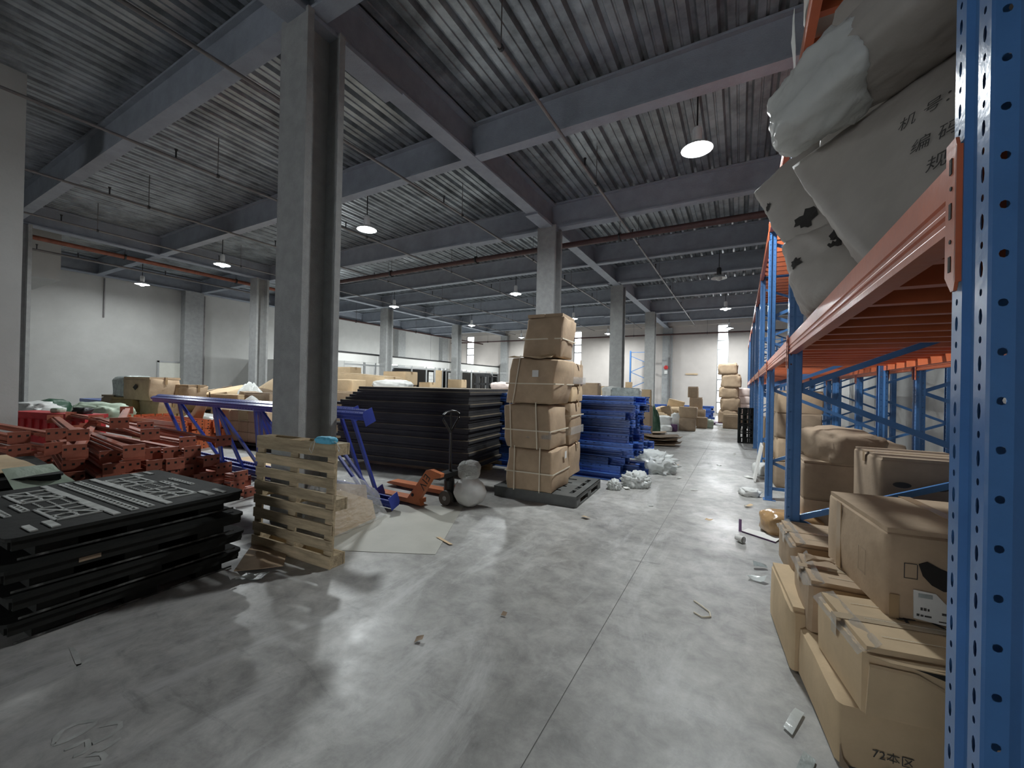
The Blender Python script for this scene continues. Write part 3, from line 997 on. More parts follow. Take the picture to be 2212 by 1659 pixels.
s3 = rack_sack('torn grey paper sack leaning out of the rack behind the printed sack',
               [S1(.20, 2.62, 2.33), S1(.55, 2.30, 2.40), S1(.32, 3.0, 2.40), S1(.8, 2.75, 2.4),
                S1(.03, 2.95, 2.80), S1(.36, 2.62, 2.92), S1(.20, 3.22, 2.86), S1(.7, 3.0, 2.9)], 'bag_grey', 14, 0.010, 0.02, round_=0.06)
s4 = rack_sack('crumpled grey sack resting on the beam under the torn sack',
               [S1(.285, 2.38, 1.955), S1(.75, 1.95, 1.955), S1(.33, 2.95, 1.955), S1(.9, 2.6, 1.955),
                S1(.17, 2.62, 2.36), S1(.55, 2.25, 2.40), S1(.26, 2.98, 2.36), S1(.8, 2.75, 2.4)], 'bag_grey', 21, 0.016, 0.02)
s5 = rack_sack('pale grey sack lying on the upper rack level',
               [(0.36, 2.2, 3.98), (1.2, 2.2, 3.98), (0.36, 3.7, 3.98), (1.2, 3.7, 3.98),
                (0.36, 2.3, 4.5), (1.2, 2.3, 4.5), (0.36, 3.6, 4.5), (1.2, 3.6, 4.5)], 'bag_grey', 27, 0.02, 0.04)
s6 = rack_sack('grey sack wedged upright behind the film-ended sack',
               [S1(.30, 2.48, 2.55), S1(.75, 2.0, 2.65), S1(.42, 2.8, 2.55), S1(.9, 2.4, 2.62),
                S1(.34, 2.36, 3.35), S1(.8, 1.95, 3.4), S1(.48, 2.75, 3.35), S1(.95, 2.3, 3.4)], 'bag_grey', 33, 0.012, 0.02, round_=0.05)
t = tag(sheet_mb([(0.27, 3.3, 4.15), (0.27, 3.62, 4.15), (0.30, 3.60, 3.50), (0.30, 3.44, 3.50)], 4, 8, 0.03, 5, 0.003).build('film_scrap', M['bag_film'], smooth=60),
        'strip of pale plastic film hanging from the upper rack beam', 'film')
# milky film drawn over the aisle end of the upper sack
filmc = [S1(.100, 1.965, 2.59), S1(.34, 1.60, 2.615), S1(.175, 2.22, 2.585), S1(.40, 1.95, 2.60),
         S1(.085, 2.06, 2.83), S1(.30, 1.74, 2.865), S1(.21, 2.26, 2.88), S1(.42, 2.0, 2.88)]
hex_mb(filmc, 22, 0.14, 5, 0.022, 7.0, 0.012).build('film_end', M['bag_film'], s1, smooth=180, fixn=False)
def text_mesh(body, size, m, spacing=1.0):
    cu = bpy.data.curves.new('text', 'FONT')
    cu.body = body
    cu.size = size
    cu.space_character = spacing
    cu.resolution_u = 3
    o = bpy.data.objects.new('text', cu)
    C.objects.link(o)
    bpy.context.view_layer.update()
    me = bpy.data.meshes.new_from_object(o.evaluated_get(bpy.context.evaluated_depsgraph_get()))
    bpy.data.objects.remove(o)
    bpy.data.curves.remove(cu)
    me.materials.clear()
    me.materials.append(M[m])
    return me
def lay_text(me, name, origin, u, v, parent, host=None, lift=0.0025):
    """place flat lettering at origin along u (reading) and v (up); drop it onto host's surface"""
    origin, u, v = Vector(origin), Vector(u).normalized(), Vector(v)
    v = (v - u * v.dot(u)).normalized()
    n_ = u.cross(v)
    tree = None
    if host is not None:
        from mathutils.bvhtree import BVHTree
        mw = host.matrix_basis
        tree = BVHTree.FromPolygons([mw @ x.co for x in host.data.vertices], [tuple(p.vertices) for p in host.data.polygons])
    for vert in me.vertices:
        p = origin + u * vert.co.x + v * vert.co.y + n_ * 0.0
        if tree:
            hit = tree.ray_cast(p + n_ * 0.25, -n_)
            if hit[0] is not None:
                p = hit[0] + n_ * lift
        vert.co = p
    o = bpy.data.objects.new(name, me)
    C.objects.link(o)
    if parent is not None:
        o.parent = parent
        o.matrix_parent_inverse = parent.matrix_basis.inverted()
    return o
UU = Vector(S1(.9, 1.37, 2.68)) - Vector(S1(.17, 2.3, 2.61))
WW = Vector(S1(.334, 1.67, 1.97)) - Vector(S1(.17, 2.3, 2.61))
VV = -(WW - UU.normalized() * WW.dot(UU.normalized()))
for body, p in (('\u673a \u53f7\uff1a', (.515, 1.983, 2.546)), ('\u7f16 \u7801\uff1a', (.524, 1.881, 2.407)), ('\u89c4 \u683c\uff1a', (.536, 1.803, 2.31))):
    me = text_mesh(body, 0.062, 'ink', 1.0)
    lay_text(me, 'printed_characters', Vector(p) - UU.normalized() * 0.03 - VV.normalized() * 0.025, UU, VV, s2, s2)

def ragged(host, centre, u, v, ru, rv, seed, m='hole', name='torn_hole'):
    rr = random.Random(seed)
    mb = MB()
    n_ = 18
    ring = []
    for k in range(n_):
        a = 2 * PI * k / n_
        s_ = rr.uniform(.55, 1.15)
        ring.append((ru * s_ * math.cos(a), rv * s_ * math.sin(a), 0))
    mid = [(x * .5, y * .5, 0) for x, y, z in ring]
    mb.add([(0, 0, 0)] + mid + ring, [(0, 1 + k, 1 + (k + 1) % n_) for k in range(n_)] + [(1 + k, 1 + n_ + k, 1 + n_ + (k + 1) % n_, 1 + (k + 1) % n_) for k in range(n_)])
    return lay_text(mb.mesh(name, M[m]), name, centre, u, v, host, host, 0.004)
ragged(s2, S1(.60, 1.42, 2.10), UU, VV, .11, .07, 3)
ragged(s2, S1(.50, 1.56, 2.04), UU, VV, .03, .05, 4)
ragged(s3, S1(.27, 2.55, 2.45), UU, VV, .07, .06, 5)
ragged(s4, S1(.36, 2.34, 2.30), UU, VV, .05, .09, 6)
ragged(s4, S1(.25, 2.52, 2.20), UU, VV, .05, .035, 7)
ragged(s3, S1(.14, 2.80, 2.62), UU, VV, .025, .035, 8)

# ------------------------------------------------------------------ cartons inside the rack
def edge_carton(label, far, near, width, z0, z1, **kw):
    """carton whose aisle-side lower edge runs from far to near, extending away from the aisle by width"""
    f, n_ = Vector((*far, 0)), Vector((*near, 0))
    d = f - n_
    L = d.length
    d.normalize()
    r_ = Vector((d.y, -d.x, 0))
    c = (f + n_) / 2 + r_ * width / 2
    rz = math.atan2(r_.y, r_.x)
    return carton(label, (c.x, c.y, z0), (width, L, z1 - z0), rz, **kw)
G = 'cartons stacked inside the rack'
kw = dict(group=G, tape='x', tape_m='tape_clear')
edge_carton('thin slanting carton at floor level below the far taped carton', (.208, 3.40), (.268, 2.74), 0.5, 0, 0.34, group=G, tape='y', m='card_pale')
lowc = edge_carton('large carton at the floor with handwritten marks on its end', (.303, 2.80), (.376, 2.166), 0.56, 0, 0.265, group=G, tape=None, seam=False, m='card_pale')
b1 = edge_carton('film-taped carton at the back end of the low row, next to the second blue frame', (.285, 3.84), (.330, 3.30), 0.52, 0.265, 0.527, **kw)
b2_ = edge_carton('carton with a crumpled paper scrap on its lid', (.318, 3.12), (.338, 2.69), 0.50, 0.265, 0.527, **kw)
b3 = edge_carton('carton with marker strokes on its shiny taped lid and a torn corner', (.360, 2.576), (.447, 2.11), 0.62, 0.267, 0.527, m='card_pale', **kw)
bigA = edge_carton('big carton with torn hole and white label on its end', (.490, 3.19), (.590, 2.46), 0.75, 0.53, 0.923, group=G, tape='y', tape_m='tape')
dk_ = edge_carton('wide dark carton with dark round marks behind the big torn carton', (.926, 4.85), (.962, 4.16), 0.62, 0.50, 1.044, group=G, m='card_grey', tape='x')
edge_carton('dark carton at the floor under the wide dark carton', (.93, 4.86), (.962, 4.16), 0.6, 0, 0.497, group=G, m='card_grey')
edge_carton('plain floor carton under the back of the big torn carton', (.92, 3.35), (1.02, 2.45), 0.55, 0, 0.52, group=G, m='card_grey')
edge_carton('dark carton with shiny tape, upper of two behind the second blue frame', (.56, 6.1), (.60, 5.35), 0.55, 0.42, 0.80, group=G, m='card_grey', tape='x', tape_m='tape_clear')
edge_carton('dark carton, lower of two behind the second blue frame', (.56, 6.1), (.60, 5.35), 0.55, 0, 0.415, group=G, m='card_grey')
sack('bundle wrapped in shiny film lying on the dark cartons in the rack', (.98, 5.75, 0.80), (.62, .75, .36), 0.3, 'card_grey', 'bundles in the rack', 'bundle', 'bundle', rough=0.08)
sack('film-wrapped dark bundle between the second and third blue frames', (1.32, 6.2, 0.0), (.6, .7, 1.0), 0.1, 'card_grey', 'bundles in the rack', 'bundle', 'bundle', e=0.4)
for k, (z0, z1) in enumerate(((0, .42), (.425, .80), (.805, 1.2), (1.205, 1.55))):
    edge_carton('%s carton from the floor in the tall stack behind the third blue frame' % ORD[k + 1], (.50, 8.5), (.52 + .02 * (k % 2), 7.85), 0.6, z0, z1, group='tall stack in the rack', m='card' if k % 2 else 'card_grey')
for k, (z0, z1) in enumerate(((0, .5), (.505, .95))):
    edge_carton('%s carton from the floor beside the fourth blue frame' % ORD[k + 1], (.45, 11.2), (.47, 10.4), 0.7, z0, z1, group='far cartons in the rack', m='card')
tag(sheet_mb([(.26, 8.05, 0.01), (.26, 8.6, 0.01), (.36, 8.6, .62), (.36, 8.05, .62)], 4, 4, 0.01, 3, 0.03).build('foam_board', M['white_plastic']), 'white foam board leaning against the rack in the aisle', 'board')
sack('white plastic bag slumped on the floor beside the third blue frame', (.40, 8.95, 0), (.3, .4, .2), 0.4, 'bag_white', None, 'bag', 'plastic_bag')

# torn hole, label and printed frames on the end of the big carton (its end faces the front, local -y)
w_, d_, h_ = 0.75, math.hypot(.1, .73), 0.393
ye = -d_ / 2 - 0.014
ox_ = -0.135
hole = MB().prism([(x + ox_, y, z) for x, y, z in [(-.13, ye, .27), (-.10, ye, .285), (-.055, ye, .262), (-.02, ye, .25), (.005, ye, .215), (-.012, ye, .17), (-.045, ye, .165), (-.085, ye, .185), (-.115, ye, .22)]], (0, -0.003, 0)).build('torn_hole', M['hole'], bigA)
lab = MB().prism([(x + ox_, y, z) for x, y, z in [(-.145, ye, .03), (.02, ye, .012), (.018, ye, .055), (-.04, ye, .115), (-.07, ye, .15), (-.147, ye, .155)]], (0, -0.003, 0)).build('shipping_label', M['paper'], bigA)
lm = MB()
for (x0, x1, z0, z1) in ((-.122, -.115, .070, .082), (-.111, -.102, .070, .082), (-.098, -.092, .070, .08), (-.135, -.126, .043, .053), (-.122, -.112, .043, .051), (-.108, -.085, .043, .05), (-.05, -.035, .062, .072), (-.03, -.015, .056, .066), (-.06, -.0, .03, .035)):
    lm.b2(x0 + ox_, x1 + ox_, ye - 0.0045, ye - 0.003, z0, z1)
lm.build('label_print', M['ink'], lab)
MB().b2(-.13 + ox_, -.082 + ox_, ye - 0.0045, ye - 0.003, .125, .143).build('label_badge', M['bale_grey'], lab)
pf = MB()
for (x0, x1, z0, z1) in ((-.315, -.27, .20, .265), (-.14, .02, .20, .262)):
    pf.b2(x0, x1, ye - 0.001, ye, z0, z0 + .003).b2(x0, x1, ye - 0.001, ye, z1, z1 + .003).b2(x0, x0 + .003, ye - 0.001, ye, z0, z1).b2(x1, x1 + .003, ye - 0.001, ye, z0, z1)
pf.build('printed_frame', M['ink'], bigA)
MB().b2(-.365, -.33, ye - 0.002, ye, 0.0, .12).build('tape_tail', M['tape'], bigA)
xs_ = -w_ / 2 - 0.013
MB().b2(xs_ - 0.001, xs_, -.20, -.197, .12, .24).b2(xs_ - 0.001, xs_, -.12, -.117, .12, .24).b2(xs_ - 0.001, xs_, -.20, -.117, .12, .123).b2(xs_ - 0.001, xs_, -.20, -.117, .24, .243).build('printed_frame', M['card_grey'], bigA)
MB().b2(xs_ - 0.001, xs_ + 0.003, .12, .18, 0.02, .392).build('tape_strip', M['tape'], bigA)

# marker strokes on the lid of the taped carton, torn corner
z_ = 0.26 + 0.018
MB().bar((-.07, .06, z_), (.0, .075, z_), .012, .002).bar((-.03, .10, z_), (-.045, .03, z_), .012, .002).bar((.06, .08, z_), (.10, -.0, z_), .012, .002).build('marker_strokes', M['ink'], b3)
yb = -math.hypot(.087, .466) / 2 - 0.014
MB().prism([(-.21, yb, .245), (-.03, yb, .255), (-.05, yb, .205), (-.12, yb, .225)], (0, -0.003, 0)).build('torn_hole', M['hole'], b3)
MB().prism([(-.31, yb, .03), (-.30, yb, .22), (-.15, yb, .215), (-.03, yb, .16), (.06, yb, .05)], (-.0, -0.006, -.01)).build('torn_flap', M['card_pale'], b3)
MB().prism([(-.30, yb, .25), (.28, yb, .262), (.30, yb - .03, .235), (-.24, yb - .02, .245)], (0, 0, 0.004)).build('lid_flap', M['card_pale'], b3)
def shiny_lid(o, w, d, h, seed):
    sheet_mb([(-w / 2 - .016, -d / 2, h - .03), (-w / 2 + .07, -d / 2, h + .017), (-w / 2 + .07, d / 2, h + .017), (-w / 2 - .016, d / 2, h - .03)], 6, 16, .022, seed, .0012, 16.0).build('clear_tape', M['wrap'], o, smooth=70)
    for q in (-.28, .02, .3):
        MB().bar((-w / 2 + .10, q * d, h + .0195), (w / 2 - .05, q * d, h + .0195), .003, .0012).build('score_line', M['strap'], o)
for o, w, d, h in ((b1, .52, .54, .262), (b2_, .50, .43, .262), (b3, .62, .474, .26)):
    shiny_lid(o, w, d, h, int(w * 100))
yd = -math.hypot(.036, .69) / 2 - .016
for x in (-.19, .02):
    MB().prism([(x + .055 * math.cos(2 * PI * k / 14), yd, .36 + .022 * math.sin(2 * PI * k / 14)) for k in range(14)], (0, -.002, 0)).build('printed_mark', M['ink'], dk_)
MB().b2(-.02, .08, yd - .002, yd, .20, .26).build('printed_mark', M['ink'], dk_)
# handwriting on the low carton end
yl = -math.hypot(.073, .634) / 2 - 0.016
for body, x, z, s in (('72\u672c\u533a', -.17, .085, .045), ('SK', -.13, .03, .036)):
    me = text_mesh(body, s, 'ink')
    o = link('handwriting', me, lowc, (x, yl, z), (PI / 2, 0, 0))
MB().prism([(-.275, yl, .01), (-.275, yl, .10), (-.262, yl, .04), (-.23, yl, .0)], (0, -.003, 0)).build('scuffed_corner', M['card_grey'], lowc)
# crumpled brown paper on the lid
cp = sheet_mb([(-.07, -.035, .0), (.06, -.045, .0), (.065, .035, .0), (-.07, .035, .0)], 14, 8, 0.06, 4, 0.003, 14.0).build('crumpled_paper', M['card'], smooth=None)
cp.location = (.42, 2.93, 0.547)
tag(cp, 'crumpled strip of brown paper lying on a carton lid in the rack', 'paper')
tag(sack('parcel wrapped in shiny brown tape lying on the floor under the rack', (.50, 5.35, 0), (.55, .34, .24), 0.35, 'taped_brown', None, 'parcel', 'parcel', e=0.5, rough=0.05), 'parcel wrapped in shiny brown tape lying on the floor under the rack', 'parcel')
t = thing('flattened_box', 'flattened white box with mauve flaps on the floor beside the rack', 'box', (.20, 5.12, 0), 0)
MB().prism([(-.16, .02, .012), (.14, -.16, .012), (.21, .02, .015), (-.10, .14, .015)], (0, 0, .004)).build('white_panel', M['paper'], t)
MB().prism([(-.19, .03, .0), (-.165, .02, .0), (-.165, .12, .11), (-.19, .13, .11)], (.004, .004, 0)).build('side_flap', M['purple'], t)
MB().prism([(-.16, .015, .0), (.14, -.165, .0), (.14, -.165, .014), (-.16, .015, .014)], (.003, .004, 0)).build('side_flap', M['purple'], t)
# ------------------------------------------------------------------ black plastic pallets at the front
def slab_holes(mb, x0, x1, y0, y1, z0, z1, holes):
    """rectangular slab with rectangular openings [(x0, x1, y0, y1)]"""
    xs = sorted({x0, x1, *[h[0] for h in holes], *[h[1] for h in holes]})
    for a, b in zip(xs[:-1], xs[1:]):
        c = (a + b) / 2
        cut = sorted((h[2], h[3]) for h in holes if h[0] <= c <= h[1])
        y = y0
        for p, q in cut:
            if p > y:
                mb.b2(a, b, y, p, z0, z1)
            y = max(y, q)
        if y < y1:
            mb.b2(a, b, y, y1, z0, z1)
    return mb

PW, PD, PH = 1.50, 1.28, 0.158
def pallet_body():
    mb = MB()
    holes = []
    for y in (-.545, -.40, -.055, .055, .40, .51):
        pass
    # rounded rim plate
    r = 0.05
    pts = []
    for cx, cy, a0 in ((PW / 2 - r, PD / 2 - r, 0), (-PW / 2 + r, PD / 2 - r, 90), (-PW / 2 + r, -PD / 2 + r, 180), (PW / 2 - r, -PD / 2 + r, 270)):
        for k in range(4):
            a = R(a0 + 30 * k)
            pts.append((cx + r * math.cos(a), cy + r * math.sin(a), PH - 0.030))
    mb.prism(pts, (0, 0, 0.022))
    return mb.mesh('deck_plate', M['black_plastic'])
plate_body = pallet_body()
leg_me_ = MB().b2(-.12, .12, -.09, .09, 0.0, PH - .03).mesh('block', M['black_plastic'])
skid_me = MB().b2(-PW / 2 + .06, PW / 2 - .06, -.06, .06, 0, .022).mesh('skid', M['black_plastic'])
side_me = MB().b2(-PW / 2 + .03, PW / 2 - .03, -.012, .012, PH - .075, PH - .03).mesh('rim_skirt', M['black_plastic'])
side2_me = MB().b2(-.012, .012, -PD / 2 + .03, PD / 2 - .03, PH - .085, PH - .03).mesh('rim_skirt', M['black_plastic'])
lip_me = MB().b2(-.003, .004, -PD / 2 + .06, PD / 2 - .06, .0, .012).mesh('dusty_edge', M['dull_edge'])
def black_pallet(label, loc, rz, group):
    t = thing('black_pallet', label, 'pallet', loc, rz, group)
    link('deck_plate', plate_body, t)
    for y in (-.42, 0, .42):
        link('skid', skid_me, t, (0, y, 0))
        for x in (-.57, 0, .57):
            link('block', leg_me_, t, (x, y, 0.0))
    for s in (-1, 1):
        link('rim_skirt', side_me, t, (0, s * (PD / 2 - .03), 0))
        link('rim_skirt', side2_me, t, (s * (PW / 2 - .03), 0, 0))
        link('dusty_edge', lip_me, t, (s * (PW / 2 - .055), 0, .004))
    return t
def strip_me(x0, x1, y0, y1, nh, gap=0.3):
    """dusty raised strip running along x with a row of square openings"""
    mb = MB()
    holes = []
    if nh:
        st = (x1 - x0) / nh
        for k in range(nh):
            holes.append((x0 + st * (k + gap / 2), x0 + st * (k + 1 - gap / 2), y0 + (y1 - y0) * .25, y1 - (y1 - y0) * .25))
    slab_holes(mb, x0, x1, y0, y1, PH - .008, PH, holes)
    return mb.mesh('deck_strip', M['dusty_rib'])
def grille_me(x0, x1, y0, y1):
    """dusty square grille: frame, diagonal cross and inner ribs"""
    mb = MB()
    z = PH - .004
    b = .016
    for (p, q) in (((x0, y0), (x1, y0)), ((x1, y0), (x1, y1)), ((x1, y1), (x0, y1)), ((x0, y1), (x0, y0)), ((x0, y0), (x1, y1))):
        mb.bar((p[0], p[1], z), (q[0], q[1], z), b, .008)
    for k in (0.33, 0.66):
        mb.bar((x0 + (x1 - x0) * k, y0, z - .001), (x0 + (x1 - x0) * k, y1, z - .001), b * .7, .007)
    mb.bar((x0, (y0 + y1) / 2, z - .001), (x1, (y0 + y1) / 2, z - .001), b * .7, .007)
    cx, cy = x1 - (x1 - x0) * .2, y0 + (y1 - y0) * .3
    for k in range(8):
        a, a2 = 2 * PI * k / 8, 2 * PI * (k + 1) / 8
        mb.bar((cx + .06 * math.cos(a), cy + .05 * math.sin(a), z), (cx + .06 * math.cos(a2), cy + .05 * math.sin(a2), z), .01, .007)
    return mb.mesh('deck_grille', M['dusty_rib'])
stk = [(-4.32, 1.21, 0, 0.03), (-4.27, 1.20, .16, 0.05), (-4.25, 1.19, .32, 0.02), (-4.315, 1.21, .482, 0.035)]
labs = ('black plastic pallet at the bottom of the front stack', 'black plastic pallet second from the floor in the front stack',
        'black plastic pallet third from the floor sticking out of the front stack', 'black plastic pallet with dusty lattice deck on top of the front stack')
bps = []
for (x, y, z, a), lb in zip(stk, labs):
    bps.append(black_pallet(lb, (x, y, z), a, 'front stack of black plastic pallets'))
top = bps[-1]
xa, xb = -PW / 2 + .06, PW / 2 - .06
for y in (-.045, .045):
    link('deck_strip', strip_me(xa + .02, xb - .02, y - .022, y + .022, 22), top)
for s in (-1, 1):
    link('deck_strip', strip_me(xa, xb, s * .145 - .018, s * .145 + .018, 0), top)
    for xc in (-.33, .33):
        ya, yb_ = sorted((s * .17, s * .385))
        link('deck_grille', grille_me(xc - .20, xc + .20, ya, yb_), top)
    dm = MB()
    for i in range(5):
        for j in range(3):
            dm.box((-.08 + i * .04, s * (.2 + .07 * j), PH - .005), (.018, .012, .005))
    dm.build('dust_patches', M['dusty_rib'], top)
    for (x0, x1) in ((xa + .0, xa + .18), (-.13, .13), (xb - .18, xb)):
        link('deck_strip', strip_me(x0, x1, s * .425 - .02, s * .425 + .02, 4 if x0 == -.13 else 0), top)
    for (x0, x1) in ((xa, xa + .16), (-.20, .20), (xb - .16, xb)):
        link('deck_strip', strip_me(x0, x1, s * .515 - .016, s * .515 + .016, 9 if x0 == -.20 else 0), top)
tag_m = MB().b2(PW / 2 - .017, PW / 2 - .0155, -.32, -.22, PH - .066, PH - .04).build('name_plate', M['card_grey'], bps[2])
for k in range(4):
    black_pallet('black plastic pallet, %s from the floor in the half-hidden stack behind the front stack' % ORD[k + 1], (-6.42 + .02 * k, .70, .16 * k), -.06, 'half-hidden stack of black pallets')
t = tag(sheet_mb([(-7.0, .55, .655), (-5.72, .72, .655), (-5.80, 1.2, .655), (-7.0, 1.18, .655)], 8, 4, .02, 3, .008).build('cardboard_sheet', M['card_pale']), 'pale bent board lying on the half-hidden black pallet stack', 'board')
tag(sheet_mb([(-5.72, .92, .648), (-5.28, 1.02, .42), (-5.32, 1.42, .42), (-5.86, 1.26, .648)], 8, 6, .06, 9, .004).build('cloth', M['bag_green'], smooth=50), 'pale green cloth draped off the half-hidden pallet stack', 'cloth')

# ------------------------------------------------------------------ wooden pallet on edge, with mask
wp = thing('wooden_pallet', 'weathered wooden pallet standing on edge before the big front column', 'pallet', (-3.455, 2.235, 0.0), (R(-1.5), 0, 0.05), 'wooden pallets')
L_, H_ = 1.06, 1.03
sl_h = [0.10, .082, .085, .080, .086, .082, .085, .115]
gap = (H_ - sum(sl_h)) / 7
z = 0.0
for k, h in enumerate(sl_h):
    MB().box((0.004 * (k % 2), -.052, z + h / 2), (L_ - .006 * (k % 3), .018, h), (0, R(rnd.uniform(-.12, .12)), 0)).build('slat', M['wood'], wp)
    z += h + gap
for x in (-.478, 0, .478):
    MB().b2(x - .05, x + .05, -.0425, -.025, 0.004, H_ - .004).build('stringer', M['wood'], wp)
    for zc in (.05, H_ / 2, H_ - .05):
        MB().b2(x - .05, x + .05, -.025, .075, zc - .048, zc + .048).build('block', M['wood'], wp)
for zc in (.05, H_ / 2, H_ - .05):
    MB().b2(-L_ / 2, L_ / 2, .075, .093, zc - .05, zc + .05).build('bottom_board', M['wood'], wp)
tag(MB().prism([(-3.46, 2.17, 1.033), (-3.32, 2.18, 1.033), (-3.36, 2.30, 1.036), (-3.44, 2.29, 1.036)], (0, 0, .004)).build('cardboard_scrap', M['card_pale']), 'small tan cardboard scrap on top of the standing wooden pallet', 'cardboard')
mk = thing('face_mask', 'light blue face mask with white ear loops on the pallet top corner', 'mask', (-3.02, 2.215, 1.034), 0.08)
blob_mb((.20, .10, .055), 31, .7, .06, .10, -.8, CUBE_B, 3.0).build('mask_body', M['mask_blue'], mk, smooth=180, fixn=False)
MB().tube([(-.095, -.02, .03), (-.115, -.05, .0), (-.125, -.06, -.05), (-.105, -.055, -.085), (-.095, -.05, -.05), (-.09, -.035, .02)], .0028, 6).build('ear_loop', M['paper'], mk)
MB().tube([(.085, -.02, .03), (.12, -.0, .015), (.135, .02, -.04), (.115, .03, -.065), (.10, .03, -.04)], .0028, 6).build('ear_loop', M['paper'], mk)
tag(sheet_mb([(-3.50, 1.76, .006), (-3.26, 2.02, .006), (-3.60, 2.27, .006), (-4.0, 2.18, .006)], 6, 6, .02, 1, .006).build('cardboard_sheet', M['card']), 'brown cardboard sheet on the floor between the pallets', 'cardboard')

# ------------------------------------------------------------------ orange rack beams in a fanned pile
def heap_beam(L, m='orange_old', h=0.10, w=0.05):
    mb = MB()
    mb.prism([(-L / 2, -w / 2, 0), (-L / 2, w / 2, 0), (-L / 2, w / 2, h * .7), (-L / 2, w * .1, h * .7), (-L / 2, w * .1, h), (-L / 2, -w / 2, h)], (L, 0, 0))
    sec = mb.mesh('beam_section', M[m])
    pm = MB()
    pm.b2(-.0025, .0025, -.055, .085, -.045, h + .045)
    pm.b2(-.03, .0025, .080, .085, -.045, h + .045)
    hm = MB()
    for zz in (-.02, .05, .12):
        hm.b2(.0026, .0036, .02, .045, zz - .012, zz + .012)
    return sec, pm.mesh('end_plate', M[m]), hm.mesh('slot', M['hole'])
hb = heap_beam(3.4)
def pile_beam(label, loc, rot, group, mesh3, L=3.4):
    t = thing('rack_beam', label, 'rack beam', loc, rot, group)
    t['kind'] = 'thing'
    link('beam_section', mesh3[0], t)
    for s in (-1, 1):
        p = link('end_plate', mesh3[1], t, (s * (L / 2 + .003), 0, 0), (0, 0, 0) if s > 0 else (0, 0, PI))
        link('slot', mesh3[2], p)
    return t
# lying flat: rotate about the long axis so that the wide side looks up
proto = None
for lay in range(6):
    ny = 11 - lay
    for j in range(ny):
        y = 1.46 + .175 * j + .05 * lay
        yaw = -.16 + .035 * j + rnd.uniform(-.015, .015)
        xe = -5.62 - .05 * lay - .045 * (11 - j) + rnd.uniform(-.28, .10)
        if y < 1.75:
            xe -= .35
        cx, cy = xe - 1.70 * math.cos(yaw), y - 1.70 * math.sin(yaw)
        lab = 'dull orange rack beam, %s layer from the floor, %s from the front, fanned pile' % (ORD[lay + 1], ORD[j + 1])
        rot = (PI / 2, 0, yaw)
        zl = .030 + .112 * lay
        if proto is None:
            proto = pile_beam(lab, (cx, cy + .05, zl), rot, 'fanned pile of orange rack beams', hb)
        else:
            dup(proto, (cx, cy + .05, zl), rot, lab)
tops = [((-5.98, 1.98), -.10, .705, .0, 'long dull orange rack beam lying across the top of the fanned pile'),
        ((-6.45, 1.62), -.30, .705, .0, 'orange rack beam pointing at the front pallets from the fanned pile top'),
        ((-6.30, 2.62), .02, .705, .0, 'orange rack beam at the back edge on top of the fanned pile'),
        ((-6.50, 2.3), -.12, .82, -.0, 'topmost orange rack beam lying slanted across the fanned pile'),
        ((-7.0, 1.78), -.16, .82, .0, 'topmost orange rack beam at the pier side of the fanned pile'),
        ((-6.1, 2.95), -.05, .705, .0, 'orange rack beam on top of the fanned pile, beside the blue frames'),
        ((-7.15, 2.20), -.32, .93, .0, 'highest orange rack beam of the pile, lying over the topmost ones'),
        ((-7.6, 2.62), -.02, .82, .0, 'orange rack beam on the pile top, in front of the red barrier'),
        ((-6.75, 1.40), .17, .42, .03, 'orange rack beam leaning past the pier, lowest of six'),
        ((-6.95, 1.46), .19, .54, .04, 'orange rack beam leaning past the pier, second lowest of six'),
        ((-7.25, 1.36), .15, .66, .04, 'orange rack beam leaning past the pier, third lowest of six'),
        ((-7.05, 1.60), .21, .68, .045, 'orange rack beam leaning past the pier, third highest of six'),
        ((-7.6, 1.42), .18, .78, .045, 'orange rack beam leaning past the pier, second highest of six'),
        ((-7.3, 1.66), .22, .82, .05, 'orange rack beam leaning past the pier, highest of six')]
for (e, yaw, zt, rl, lab) in tops:
    q = Matrix.Rotation(yaw, 3, 'Z') @ Matrix.Rotation(rl, 3, 'Y') @ Matrix.Rotation(PI / 2, 3, 'X')
    dup(proto, (e[0] - 1.70 * math.cos(yaw), e[1] - 1.70 * math.sin(yaw), zt + 1.7 * math.sin(rl)), q.to_euler(), lab)

# glossy second bundle
hb2 = heap_beam(2.6, 'orange')
proto2 = None
for lay in range(5):
    for j in range(6):
        lab = 'glossy orange rack beam, %s layer from the floor, %s from the front, tidy bundle' % (ORD[lay + 1], ORD[j + 1])
        loc = (-11.75 - .02 * lay + rnd.uniform(-.08, .08), 4.18 + .145 * j, .04 + .112 * lay)
        if proto2 is None:
            proto2 = pile_beam(lab, loc, 0.04, 'tidy bundle of orange rack beams', hb2, 2.6)
        else:
            dup(proto2, loc, 0.04 + rnd.uniform(-.01, .01), lab)

